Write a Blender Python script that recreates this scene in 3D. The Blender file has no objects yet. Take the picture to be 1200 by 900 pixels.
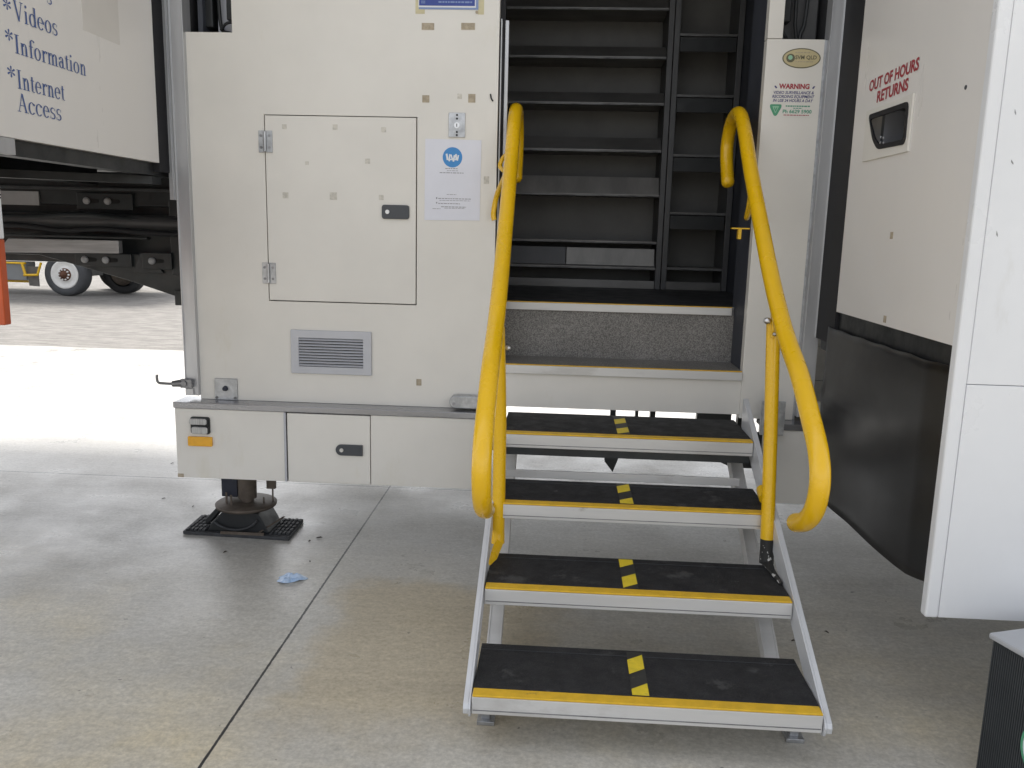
import bpy, bmesh, math, random
from mathutils import Vector, Matrix
random.seed(7)
C = bpy.context.scene.collection
sc = bpy.context.scene
R = math.radians

# ------------------------------------------------------------------ camera
cam_d = bpy.data.cameras.new('camera')
cam_d.sensor_width = 36.0
cam_d.lens = 982.5 / 1200 * 36
cam_d.clip_start = 0.05
cam_d.clip_end = 3000
cam = bpy.data.objects.new('camera', cam_d)
C.objects.link(cam)
_p, _y, _r = R(10.368), R(-3.159), R(-1.413)
_f = Vector((math.sin(_y)*math.cos(_p), math.cos(_y)*math.cos(_p), -math.sin(_p)))
_r0 = Vector((math.cos(_y), -math.sin(_y), 0))
_d0 = _f.cross(_r0)
_right = math.cos(_r)*_r0 + math.sin(_r)*_d0
_down = -math.sin(_r)*_r0 + math.cos(_r)*_d0
_m = Matrix((_right, -_down, -_f)).transposed().to_4x4()
_m.translation = Vector((0, -3.5, 1.40))
cam.matrix_world = _m
sc.camera = cam

# ------------------------------------------------------------------ sky, sun, exposure
SUN_EL, SUN_AZ = R(56), R(-25)          # azimuth from +Y (behind the trailer) towards +X
w = bpy.data.worlds.new('World'); sc.world = w; w.use_nodes = True
nt = w.node_tree; nt.nodes.clear()
sky = nt.nodes.new('ShaderNodeTexSky'); sky.sky_type = 'NISHITA'; sky.sun_disc = False
sky.sun_elevation = SUN_EL; sky.sun_rotation = SUN_AZ
sky.air_density = 1.0; sky.dust_density = 3.0; sky.ozone_density = 1.0
hs = nt.nodes.new('ShaderNodeHueSaturation'); hs.inputs['Saturation'].default_value = 0.22
bg = nt.nodes.new('ShaderNodeBackground'); bg.inputs['Strength'].default_value = 0.15
wo = nt.nodes.new('ShaderNodeOutputWorld')
nt.links.new(sky.outputs[0], hs.inputs['Color']); nt.links.new(hs.outputs[0], bg.inputs['Color'])
nt.links.new(bg.outputs[0], wo.inputs['Surface'])
sun_d = bpy.data.lights.new('sun', 'SUN'); sun_d.energy = 2.0; sun_d.angle = R(14); sun_d.color = (1, .96, .9)
sun = bpy.data.objects.new('sun', sun_d); C.objects.link(sun)
_to = Vector((math.sin(SUN_AZ)*math.cos(SUN_EL), math.cos(SUN_AZ)*math.cos(SUN_EL), math.sin(SUN_EL)))
sun.rotation_euler = _to.to_track_quat('Z', 'Y').to_euler()
sun.location = (-3, 8, 12)
sc.view_settings.view_transform = 'Standard'
sc.view_settings.look = 'None'
sc.view_settings.gamma = 1
sc.view_settings.exposure = 1.18
sc.view_settings.use_curve_mapping = False

# ------------------------------------------------------------------ materials
def nodes(name):
    m = bpy.data.materials.new(name); m.use_nodes = True
    n = m.node_tree; b = n.nodes['Principled BSDF']
    return m, n, b

def mat(name, col, rough=.5, metal=0., var=.0, vscale=6., bump=0., bscale=40., stretch=(1, 1, 1), rvar=0., col2=None, spec=.5, speck=0., coat=0., wear=None):
    """solid surface: base colour varied by noise, optional bump and roughness noise"""
    m, n, b = nodes(name)
    b.inputs['Roughness'].default_value = rough
    b.inputs['Metallic'].default_value = metal
    b.inputs['Specular IOR Level'].default_value = spec
    b.inputs['Coat Weight'].default_value = coat
    b.inputs['Coat Roughness'].default_value = .15
    tc = n.nodes.new('ShaderNodeTexCoord'); mp = n.nodes.new('ShaderNodeMapping')
    mp.inputs['Scale'].default_value = stretch
    n.links.new(tc.outputs['Object'], mp.inputs['Vector'])
    def noise(scale, detail=5, ro=.6):
        t = n.nodes.new('ShaderNodeTexNoise'); t.inputs['Scale'].default_value = scale
        t.inputs['Detail'].default_value = detail; t.inputs['Roughness'].default_value = ro
        n.links.new(mp.outputs[0], t.inputs['Vector']); return t
    c4 = (*col, 1)
    if var or col2:
        t = noise(vscale); r = n.nodes.new('ShaderNodeValToRGB')
        c2 = (*(col2 or [x*(1-var) for x in col]), 1)
        r.color_ramp.elements[0].color = c2; r.color_ramp.elements[0].position = .36
        r.color_ramp.elements[1].color = c4; r.color_ramp.elements[1].position = .62
        n.links.new(t.outputs['Fac'], r.inputs['Fac']); out = r.outputs['Color']
        if speck:
            t2 = noise(260, 2); r2 = n.nodes.new('ShaderNodeValToRGB')
            r2.color_ramp.elements[0].position = .42; r2.color_ramp.elements[1].position = .58
            r2.color_ramp.elements[0].color = (1-speck,)*3+(1,); r2.color_ramp.elements[1].color = (1+speck,)*3+(1,)
            n.links.new(t2.outputs['Fac'], r2.inputs['Fac'])
            mx = n.nodes.new('ShaderNodeMix'); mx.data_type = 'RGBA'; mx.blend_type = 'MULTIPLY'
            mx.inputs[0].default_value = 1
            n.links.new(out, mx.inputs[6]); n.links.new(r2.outputs['Color'], mx.inputs[7]); out = mx.outputs[2]
        for wc, wscale, wt, wst, wf in (wear or ()):
            # scratches, scuffs and dust with shapes of their own
            m2 = n.nodes.new('ShaderNodeMapping'); m2.inputs['Scale'].default_value = wst; m2.inputs['Location'].default_value = (wscale*.37, 1.3, .7)
            n.links.new(tc.outputs['Object'], m2.inputs['Vector'])
            t3 = n.nodes.new('ShaderNodeTexNoise'); t3.inputs['Scale'].default_value = wscale; t3.inputs['Detail'].default_value = 7; t3.inputs['Roughness'].default_value = .68
            n.links.new(m2.outputs[0], t3.inputs['Vector'])
            r3 = n.nodes.new('ShaderNodeMapRange'); r3.inputs['From Min'].default_value = wt; r3.inputs['From Max'].default_value = wt+.07
            r3.inputs['To Max'].default_value = wf
            n.links.new(t3.outputs['Fac'], r3.inputs['Value'])
            mx = n.nodes.new('ShaderNodeMix'); mx.data_type = 'RGBA'
            n.links.new(r3.outputs[0], mx.inputs[0]); n.links.new(out, mx.inputs[6]); mx.inputs[7].default_value = (*wc, 1); out = mx.outputs[2]
        n.links.new(out, b.inputs['Base Color'])
    else:
        b.inputs['Base Color'].default_value = c4
    if rvar:
        t = noise(vscale*1.7, 6); mr = n.nodes.new('ShaderNodeMapRange')
        mr.inputs['From Min'].default_value = .3; mr.inputs['From Max'].default_value = .7
        mr.inputs['To Min'].default_value = max(.02, rough-rvar); mr.inputs['To Max'].default_value = min(1, rough+rvar)
        n.links.new(t.outputs['Fac'], mr.inputs['Value']); n.links.new(mr.outputs[0], b.inputs['Roughness'])
    if bump:
        t = noise(bscale, 4); bp = n.nodes.new('ShaderNodeBump'); bp.inputs['Strength'].default_value = bump
        bp.inputs['Distance'].default_value = .01
        n.links.new(t.outputs['Fac'], bp.inputs['Height']); n.links.new(bp.outputs[0], b.inputs['Normal'])
    return m

M = {}
M['white'] = mat('cream_white_panel', (.755, .73, .68), .38, var=.06, vscale=2.2, bump=.05, bscale=3.5, rvar=.08, wear=[((.62, .58, .47), 2.6, .60, (1, 1, .35), .35), ((.4, .36, .3), 34, .735, (1, 1, .3), .4)])
M['pod'] = mat('gelcoat_panel', (.765, .74, .71), .3, var=.03, vscale=1.2, stretch=(1, 1.6, .3), bump=.015, bscale=1.2, rvar=.04, wear=[((.45, .42, .38), 30, .74, (1, .5, .5), .35)])
M['podfront'] = mat('white_front_panel', (.78, .79, .81), .32, var=.05, vscale=2.2, bump=.04, bscale=2.5, rvar=.08, wear=[((.5, .49, .48), 16, .69, (.4, 1, .8), .35), ((.66, .655, .64), 3, .58, (1, 1, .3), .5)])
M['alu'] = mat('aluminium', (.58, .585, .60), .42, .6, var=.18, vscale=9, stretch=(1, 1, .12), rvar=.1)
M['aluh'] = mat('aluminium_extrusion', (.66, .65, .635), .5, .25, var=.12, vscale=10, stretch=(.12, 1, 1), rvar=.1, bump=.02, wear=[((.3, .28, .25), 22, .66, (.5, 1, 1), .55), ((.42, .4, .37), 4, .6, (.4, 1, 1), .4)])
M['stringer'] = mat('stringer_aluminium', (.68, .69, .71), .45, .3, var=.14, vscale=9, stretch=(1, .3, .3), rvar=.1)
M['ledge'] = mat('ledge_aluminium', (.36, .36, .375), .22, .7, var=.35, vscale=5, stretch=(.2, 1, 1), rvar=.08)
M['chute'] = mat('grey_chute_lining', (.30, .31, .33), .5, var=.15, vscale=8)
M['steelgrey'] = mat('grey_black_steel', (.07, .075, .08), .45, .2, var=.5, vscale=9)
M['binpanel'] = mat('grey_bin_panel', (.23, .22, .205), .4, .3, var=.3, vscale=5, stretch=(1.5, 1, .4))
M['tapeblack'] = mat('black_tape', (.03, .03, .028), .5, var=.2, vscale=40, wear=[((.15, .13, .06), 30, .6, (1, 1, 1), .7)])
M['zinc'] = mat('zinc_plate', (.5, .51, .53), .4, .9, var=.3, vscale=30, rvar=.12)
M['steel'] = mat('worn_steel', (.32, .32, .33), .5, .8, var=.4, vscale=14, rvar=.15)
M['greyalu'] = mat('grey_anodised_frame', (.5, .51, .55), .45, .35, var=.06, vscale=8)
M['yellow'] = mat('yellow_powder_coat', (.84, .50, .006), .28, var=.06, vscale=4, wear=[((.3, .17, .02), 26, .70, (1, 1, .5), .7), ((.12, .09, .04), 60, .745, (1, 1, 1), .7)], bump=.03, bscale=45, rvar=.08, coat=.3)
M['yellowtape'] = mat('yellow_tape', (.82, .62, .03), .5, var=.15, vscale=40, wear=[((.3, .24, .08), 40, .64, (1, 1, 1), .6)])
M['nosing'] = mat('yellow_nosing', (.78, .47, .025), .5, var=.15, vscale=25, rvar=.1, wear=[((.25, .17, .06), 30, .64, (.6, 1, 1), .6)])
M['mat'] = mat('black_rubber_tread', (.022, .022, .024), .68, var=.35, vscale=14, bump=.25, bscale=180, rvar=.12, speck=.25, spec=.35, wear=[((.09, .09, .088), 7, .59, (1, 1, 1), .5), ((.2, .195, .185), 26, .665, (.7, 1, 1), .7), ((.5, .5, .48), 55, .745, (1, 1, 1), .8)])
M['black'] = mat('black_paint', (.014, .016, .018), .5, var=.3, vscale=8, bump=.05, rvar=.12)
M['chassis'] = mat('chassis_black_paint', (.032, .037, .04), .42, var=.5, vscale=6, bump=.1, bscale=25, rvar=.14)
M['seal'] = mat('black_rubber_seal', (.012, .012, .015), .7, var=.2, vscale=10)
M['vinyl'] = mat('black_vinyl', (.007, .007, .008), .33, var=.1, vscale=5, bump=.03, bscale=6, rvar=.03, spec=.45)
M['dark'] = mat('dark_recess', (.03, .03, .033), .7, var=.3, vscale=9)
M['gap'] = mat('dark_gap', (.01, .01, .01), .8)
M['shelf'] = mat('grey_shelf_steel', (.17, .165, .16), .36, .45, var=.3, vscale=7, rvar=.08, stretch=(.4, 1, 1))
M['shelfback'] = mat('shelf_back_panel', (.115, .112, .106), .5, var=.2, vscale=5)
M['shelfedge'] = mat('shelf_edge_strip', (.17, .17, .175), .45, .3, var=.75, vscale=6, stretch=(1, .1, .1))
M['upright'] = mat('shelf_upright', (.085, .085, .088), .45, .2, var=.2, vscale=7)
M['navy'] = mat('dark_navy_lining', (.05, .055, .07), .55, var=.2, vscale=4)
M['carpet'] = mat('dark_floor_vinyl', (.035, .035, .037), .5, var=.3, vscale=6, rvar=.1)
M['speckle'] = mat('speckled_grey_lining', (.20, .19, .178), .55, var=.16, vscale=5, speck=.4, bump=.1, bscale=200)
M['latch'] = mat('dark_grey_plastic', (.06, .065, .075), .45, var=.1, vscale=20)
M['silver'] = mat('silver_lock', (.65, .65, .66), .3, 1, var=.1, vscale=50)
M['amber'] = mat('amber_reflector', (.85, .42, .02), .25, var=.1, vscale=40, coat=.4)
M['lens'] = mat('clear_ribbed_lens', (.55, .55, .54), .22, .2, var=.35, vscale=60, stretch=(3, 1, .1))
M['paper'] = mat('white_paper', (.74, .75, .82), .6, var=.03, vscale=9)
M['ink'] = mat('grey_ink', (.28, .28, .31), .7)
M['bluedisc'] = mat('blue_disc_print', (.06, .27, .62), .6, var=.08, vscale=40)
M['bluesign'] = mat('blue_sign_print', (.035, .065, .3), .4, var=.1, vscale=20)
M['signwhite'] = mat('white_print', (.75, .77, .8), .5)
M['signbluegrey'] = mat('blue_grey_print', (.22, .3, .52), .5)
M['masking'] = mat('cream_masking_tape', (.62, .56, .36), .7, var=.12, vscale=20)
M['residue'] = mat('tape_residue', (.46, .39, .29), .75, var=.3, vscale=60)
M['residuepale'] = mat('pale_tape_residue', (.66, .63, .565), .75, var=.25, vscale=80)
M['bluetext'] = mat('blue_lettering', (.06, .11, .3), .5)
M['redtext'] = mat('red_lettering', (.36, .03, .045), .5)
M['navytext'] = mat('navy_lettering', (.05, .05, .18), .5)
M['greentext'] = mat('green_lettering', (.1, .33, .22), .5)
M['shield'] = mat('green_shield', (.08, .32, .18), .5)
M['shieldlight'] = mat('light_green_print', (.3, .55, .38), .5)
M['oval'] = mat('cream_oval_print', (.55, .47, .27), .45, var=.08, vscale=30)
M['ovalrim'] = mat('olive_oval_rim', (.13, .12, .07), .5)
M['orange'] = mat('orange_red_panel', (.52, .085, .02), .4, var=.12, vscale=12)
M['rubber'] = mat('tyre_rubber', (.075, .078, .085), .75, var=.2, vscale=9, bump=.1)
M['tyredark'] = mat('tyre_rubber_dark', (.03, .03, .032), .8, var=.2, vscale=9)
M['rim'] = mat('white_wheel_rim', (.85, .84, .82), .45, var=.1, vscale=9)
M['rust'] = mat('rusty_hub', (.16, .07, .04), .7, .2, var=.5, vscale=30)
M['discbrown'] = mat('weathered_steel_disc', (.13, .105, .085), .6, .3, var=.35, vscale=22, bump=.1)
M['jackblue'] = mat('dark_blue_grey_leg', (.025, .03, .05), .5, .1, var=.3, vscale=12)
M['padrubber'] = mat('ribbed_rubber_pad', (.045, .047, .052), .7, var=.35, vscale=30, bump=.2)
M['mudflap'] = mat('grey_mudflap', (.17, .16, .145), .8, var=.2, vscale=9)
M['boxrib'] = mat('dark_ribbed_side', (.05, .055, .06), .5, var=.2, vscale=10)
M['boxlid'] = mat('grey_lid', (.4, .41, .43), .45, var=.06, vscale=8)
M['bluescrap'] = mat('light_blue_plastic', (.35, .5, .72), .3, var=.25, vscale=20, col2=(.55, .65, .8))
M['leaf'] = mat('dried_leaf', (.05, .035, .025), .8, var=.3, vscale=90)
M['galv'] = mat('galvanised_plank', (.5, .5, .51), .5, .4, var=.35, vscale=7, stretch=(.3, 1, 4), rvar=.1)
M['labelgrey'] = mat('grey_plate', (.42, .42, .43), .5, .1, var=.1, vscale=15)
M['roof'] = mat('shade_roof_sheet', (.5, .5, .49), .5, var=.1, vscale=2)
M['scuff'] = mat('scuffed_black_paint', (.02, .02, .02), .5, var=0, vscale=45, col2=None)
M['truckgrey'] = mat('truck_body_grey', (.25, .26, .27), .5, var=.1, vscale=3)

def concrete_material():
    m, n, b = nodes('concrete_slab')
    L = n.links.new
    tc = n.nodes.new('ShaderNodeTexCoord')
    def noise(scale, detail=6, ro=.6, st=(1, 1, 1), off=(0, 0, 0)):
        mp = n.nodes.new('ShaderNodeMapping'); mp.inputs['Scale'].default_value = st; mp.inputs['Location'].default_value = off
        L(tc.outputs['Object'], mp.inputs['Vector'])
        t = n.nodes.new('ShaderNodeTexNoise'); t.inputs['Scale'].default_value = scale
        t.inputs['Detail'].default_value = detail; t.inputs['Roughness'].default_value = ro
        L(mp.outputs[0], t.inputs['Vector']); return t.outputs['Fac']
    def ramp(f, p0, p1, c0, c1):
        r = n.nodes.new('ShaderNodeValToRGB')
        r.color_ramp.elements[0].position = p0; r.color_ramp.elements[1].position = p1
        r.color_ramp.elements[0].color = (*c0, 1); r.color_ramp.elements[1].color = (*c1, 1)
        L(f, r.inputs['Fac']); return r.outputs['Color']
    def mix(fac, a, c, blend='MIX'):
        x = n.nodes.new('ShaderNodeMix'); x.data_type = 'RGBA'; x.blend_type = blend
        if isinstance(fac, float): x.inputs[0].default_value = fac
        else: L(fac, x.inputs[0])
        for s, v in ((6, a), (7, c)):
            if isinstance(v, tuple): x.inputs[s].default_value = (*v, 1)
            else: L(v, x.inputs[s])
        return x.outputs[2]
    def math_(op, a, c=None):
        x = n.nodes.new('ShaderNodeMath'); x.operation = op
        for i, v in ((0, a), (1, c)):
            if v is None: continue
            if isinstance(v, (int, float)): x.inputs[i].default_value = v
            else: L(v, x.inputs[i])
        return x.outputs[0]
    sp = n.nodes.new('ShaderNodeSeparateXYZ'); L(tc.outputs['Object'], sp.inputs[0])
    base = ramp(noise(1.1, 8, .65, (.6, 1.6, 1)), .32, .68, (.42, .405, .375), (.54, .53, .505))
    # tan earth stains trodden onto the slab
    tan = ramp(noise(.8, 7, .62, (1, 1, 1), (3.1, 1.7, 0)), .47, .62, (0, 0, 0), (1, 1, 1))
    # tan dust on the front slab, brighter light there painted into its pale colour
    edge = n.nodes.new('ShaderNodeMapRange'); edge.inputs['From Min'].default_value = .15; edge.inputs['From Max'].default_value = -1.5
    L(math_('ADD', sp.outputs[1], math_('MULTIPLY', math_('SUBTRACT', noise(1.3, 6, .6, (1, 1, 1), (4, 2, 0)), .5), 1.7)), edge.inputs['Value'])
    dust_light = math_('MULTIPLY', edge.outputs[0], math_('ADD', math_('MULTIPLY', tan, .45), .5))
    base = mix(dust_light, base, mix(tan, (.62, .575, .48), (.64, .56, .40)))
    # old brown mat-shaped stain beside the joint
    def soft(sock, a, b_):
        x = n.nodes.new('ShaderNodeMapRange'); x.interpolation_type = 'SMOOTHSTEP'; x.inputs['From Min'].default_value = a; x.inputs['From Max'].default_value = b_
        L(sock, x.inputs['Value']); return x.outputs[0]
    wx = math_('ADD', sp.outputs[0], math_('MULTIPLY', math_('SUBTRACT', noise(5, 5), .5), .35))
    wy = math_('ADD', sp.outputs[1], math_('MULTIPLY', math_('SUBTRACT', noise(5, 5, .6, (1, 1, 1), (2, 7, 0)), .5), .35))
    st = math_('MULTIPLY', math_('MULTIPLY', soft(wx, -.86, -.72), soft(wx, .15, -.1)), math_('MULTIPLY', soft(wy, -.30, -.42), soft(wy, -1.5, -1.2)))
    base = mix(math_('MULTIPLY', st, .6), base, (.49, .40, .25))
    grit = ramp(noise(22, 8, .75, (1, 1.4, 1), (5, 5, 0)), .38, .62, (.87, .865, .85), (1.06, 1.06, 1.06))
    base = mix(1.0, base, grit, 'MULTIPLY')
    crk = ramp(noise(40, 6, .8, (.5, 1.6, 1), (1, 8, 0)), .66, .70, (0, 0, 0), (1, 1, 1))
    base = mix(math_('MULTIPLY', crk, .45), base, (.16, .145, .12))
    fine = ramp(noise(70, 4, .7), .3, .7, (.78, .78, .78), (1.15, 1.15, 1.15))
    base = mix(1.0, base, fine, 'MULTIPLY')
    streak = ramp(noise(3.0, 6, .7, (.25, 2.2, 1)), .35, .6, (.92, .92, .925), (1.03, 1.03, 1.03))
    base = mix(1.0, base, streak, 'MULTIPLY')
    # small dark marks
    spots = ramp(noise(30, 2, .5, (1, 1, 1), (9, 4, 0)), .735, .76, (0, 0, 0), (1, 1, 1))
    base = mix(math_('MULTIPLY', spots, .6), base, (.09, .085, .08))
    # saw-cut joints
    wob = math_('MULTIPLY', math_('SUBTRACT', noise(60, 6, .8), .5), .008)
    def joint(sock, at, hw):
        d = math_('ABSOLUTE', math_('SUBTRACT', math_('ADD', sock, wob), at))
        return math_('LESS_THAN', d, hw)
    j = joint(sp.outputs[0], -.9, .0042)
    for s, at, hw in ((0, -6.4, .004), (0, 4.6, .004), (1, .876, .004), (1, -4.9, .004)):
        j = math_('MAXIMUM', j, joint(sp.outputs[s], at, hw))
    base = mix(j, base, (.03, .03, .03))
    L(base, b.inputs['Base Color'])
    mr = n.nodes.new('ShaderNodeMapRange'); mr.inputs['From Min'].default_value = .3; mr.inputs['From Max'].default_value = .7
    mr.inputs['To Min'].default_value = .22; mr.inputs['To Max'].default_value = .5
    L(noise(2.4, 6), mr.inputs['Value']); L(mr.outputs[0], b.inputs['Roughness'])
    bp = n.nodes.new('ShaderNodeBump'); bp.inputs['Strength'].default_value = .18; bp.inputs['Distance'].default_value = .004
    L(noise(55, 5, .7), bp.inputs['Height']); L(bp.outputs[0], b.inputs['Normal'])
    return m
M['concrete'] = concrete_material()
M['gravel'] = mat('pale_gravel', (.225, .212, .195), .9, var=.38, vscale=7, bump=1., bscale=22, speck=.4, stretch=(.45, 1.3, 1))

def scuffed():
    m, n, b = nodes('scuffed_black_coating')
    tc = n.nodes.new('ShaderNodeTexCoord'); t = n.nodes.new('ShaderNodeTexNoise'); t.inputs['Scale'].default_value = 38; t.inputs['Detail'].default_value = 3
    r = n.nodes.new('ShaderNodeValToRGB'); r.color_ramp.elements[0].position = .575; r.color_ramp.elements[1].position = .6
    r.color_ramp.elements[0].color = (.018, .018, .018, 1); r.color_ramp.elements[1].color = (.55, .54, .52, 1)
    n.links.new(tc.outputs['Object'], t.inputs['Vector']); n.links.new(t.outputs['Fac'], r.inputs['Fac']); n.links.new(r.outputs[0], b.inputs['Base Color'])
    b.inputs['Roughness'].default_value = .5
    return m
M['scuff'] = scuffed()

# ------------------------------------------------------------------ mesh builder
ROOT = {}
def root_of(o):
    return ROOT.get(o.name, Vector((0, 0, 0)))

class MB:
    def __init__(s): s.v = []; s.f = []; s.sm = []
    def add(s, vs, fs, smooth=False):
        k = len(s.v); s.v += [tuple(v) for v in vs]
        for f in fs: s.f.append([i+k for i in f]); s.sm.append(smooth)
        return s
    def box(s, x0, x1, y0, y1, z0, z1, m=None):
        vs = [(x, y, z) for z in (z0, z1) for y in (y0, y1) for x in (x0, x1)]
        if m: vs = [m @ Vector(v) for v in vs]
        return s.add(vs, [(0, 2, 3, 1), (4, 5, 7, 6), (0, 1, 5, 4), (2, 6, 7, 3), (0, 4, 6, 2), (1, 3, 7, 5)])
    def prism(s, pts, d):
        """planar polygon (3-D points) extruded by the vector d"""
        n = len(pts); d = Vector(d); a = [Vector(p) for p in pts]; b = [p+d for p in a]
        return s.add(a+b, [tuple(range(n))[::-1], tuple(range(n, 2*n))] + [(i, (i+1) % n, n+(i+1) % n, n+i) for i in range(n)])
    def cyl(s, a, b, r0, r1=None, n=20, caps=True):
        r1 = r0 if r1 is None else r1
        a = Vector(a); b = Vector(b); d = (b-a).normalized()
        u = d.orthogonal().normalized(); v = d.cross(u)
        vs = []
        for p, r in ((a, r0), (b, r1)):
            vs += [p + r*(math.cos(2*math.pi*i/n)*u + math.sin(2*math.pi*i/n)*v) for i in range(n)]
        s.add(vs, [(i, (i+1) % n, n+(i+1) % n, n+i) for i in range(n)], True)
        if caps: s.add(vs, [tuple(range(n))[::-1], tuple(range(n, 2*n))])
        return s
    def lathe(s, c, axis, prof, n=36):
        """profile of (distance along axis, radius)"""
        c = Vector(c); d = Vector(axis).normalized(); u = d.orthogonal().normalized(); v = d.cross(u)
        vs = []
        for h, r in prof:
            vs += [c + d*h + r*(math.cos(2*math.pi*i/n)*u + math.sin(2*math.pi*i/n)*v) for i in range(n)]
        fs = []
        for k in range(len(prof)-1):
            fs += [(k*n+i, k*n+(i+1) % n, (k+1)*n+(i+1) % n, (k+1)*n+i) for i in range(n)]
        return s.add(vs, fs, True)
    def tube(s, path, r, n=16, sub=5, cap=True, dome=False):
        """round tube along a smooth curve through the points"""
        P = [Vector(p) for p in path]; pts = []
        for i in range(len(P)-1):
            p0, p1, p2, p3 = P[max(i-1, 0)], P[i], P[i+1], P[min(i+2, len(P)-1)]
            for k in range(sub):
                t = k/sub
                pts.append(.5*((2*p1)+(p2-p0)*t+(2*p0-5*p1+4*p2-p3)*t*t+(3*p1-p0-3*p2+p3)*t**3))
        pts.append(P[-1])
        rad = [r]*len(pts)
        if dome:
            e = (pts[-1]-pts[-2]).normalized(); pts += [pts[-1]+e*r*.45, pts[-1]+e*r*.62]; rad += [r*.8, r*.35]
            e = (pts[0]-pts[1]).normalized(); pts = [pts[0]+e*r*.62, pts[0]+e*r*.45]+pts; rad = [r*.35, r*.8]+rad
        T = (pts[1]-pts[0]).normalized(); U = T.orthogonal().normalized(); vs = []
        for i, p in enumerate(pts):
            t = (pts[min(i+1, len(pts)-1)]-pts[max(i-1, 0)]).normalized()
            U = (U - t*U.dot(t)).normalized(); V = t.cross(U)
            vs += [p + rad[i]*(math.cos(2*math.pi*k/n)*U+math.sin(2*math.pi*k/n)*V) for k in range(n)]
        m = len(pts)
        s.add(vs, [(i*n+k, i*n+(k+1) % n, (i+1)*n+(k+1) % n, (i+1)*n+k) for i in range(m-1) for k in range(n)], True)
        if cap: s.add(vs, [tuple(range(n))[::-1], tuple(range((m-1)*n, m*n))])
        return s
    def build(s, name, m, parent=None, bevel=0., label=None):
        me = bpy.data.meshes.new(name)
        off = root_of(parent) if parent else Vector((0, 0, 0))
        if parent is None and s.v:
            xs, ys, zs = zip(*s.v)
            off = Vector(((min(xs)+max(xs))/2, (min(ys)+max(ys))/2, min(zs)))
        if name in KEEP: off = Vector((0, 0, 0))
        me.from_pydata([Vector(v)-off for v in s.v], [], s.f)
        me.polygons.foreach_set('use_smooth', s.sm)
        bm = bmesh.new(); bm.from_mesh(me); bmesh.ops.recalc_face_normals(bm, faces=bm.faces); bm.to_mesh(me); bm.free()
        me.materials.append(M[m]); me.update()
        o = bpy.data.objects.new(name, me); C.objects.link(o)
        ROOT[o.name] = off
        if parent: o.parent = parent
        else: o.location = off
        if bevel:
            b = o.modifiers.new('bevel', 'BEVEL'); b.width = bevel; b.segments = 2; b.limit_method = 'ANGLE'; b.angle_limit = R(40)
        if label: o['label'] = label
        return o
KEEP = {'concrete_floor', 'gravel_yard'}

def tag(o, label, cat, group=None):
    o['label'] = label; o['category'] = cat
    if group: o['group'] = group
    return o
def thing(name, label, cat, loc, group=None):
    o = bpy.data.objects.new(name, None); C.objects.link(o); o.location = loc; o.empty_display_size = .1
    ROOT[o.name] = Vector(loc)
    return tag(o, label, cat, group)
def box(*a): return MB().box(*a)

def plate_with_hole(outer, inner, d):
    """flat plate with a hole: two loops of 3-D points, thickness vector d"""
    bm = bmesh.new(); loops = []
    for lp in (outer, inner):
        vs = [bm.verts.new(p) for p in lp]
        es = [bm.edges.new((vs[i], vs[(i+1) % len(vs)])) for i in range(len(vs))]
        loops += es
    g = bmesh.ops.triangle_fill(bm, use_beauty=True, edges=loops)
    fs = [x for x in g['geom'] if isinstance(x, bmesh.types.BMFace)]
    e = bmesh.ops.extrude_face_region(bm, geom=fs)
    vs = [x for x in e['geom'] if isinstance(x, bmesh.types.BMVert)]
    bmesh.ops.translate(bm, verts=vs, vec=d)
    bm.verts.index_update(); mb = MB()
    mb.add([v.co.copy() for v in bm.verts], [[v.index for v in f.verts] for f in bm.faces])
    bm.free(); return mb

def rounded(pts, r, n=5):
    """round the corners of a 2-D polygon"""
    out = []; N = len(pts)
    for i in range(N):
        p = Vector(pts[i]); a = (Vector(pts[i-1])-p); b = (Vector(pts[(i+1) % N])-p)
        ra = min(r, a.length*.45); rb = min(r, b.length*.45)
        A = p+a.normalized()*ra; B = p+b.normalized()*rb
        for k in range(n+1):
            t = k/n; q = (1-t)**2*A+2*t*(1-t)*p+t*t*B; out.append((q.x, q.y))
    return out

# text: Blender's own font turned into mesh, mapped on a plane
def text_mb(s, p0, ux, uz, width, height, bold=0., shear=0., depth=.0006):
    cu = bpy.data.curves.new('t', 'FONT'); cu.body = s; cu.size = 1; cu.offset = bold; cu.shear = shear; cu.resolution_u = 3
    o = bpy.data.objects.new('t', cu); C.objects.link(o)
    dg = bpy.context.evaluated_depsgraph_get(); dg.update()
    me = bpy.data.meshes.new_from_object(o.evaluated_get(dg))
    xs = [v.co.x for v in me.vertices]
    x0, x1 = min(xs), max(xs); cap = .729
    ux = Vector(ux); uz = Vector(uz); nrm = ux.cross(uz); p0 = Vector(p0)
    mb = MB()
    mb.add([p0+ux*((v.co.x-x0)/(x1-x0)*width)+uz*(v.co.y/cap*height)+nrm*depth for v in me.vertices], [list(p.vertices) for p in me.polygons])
    bpy.data.objects.remove(o); bpy.data.curves.remove(cu); bpy.data.meshes.remove(me)
    return mb

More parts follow.
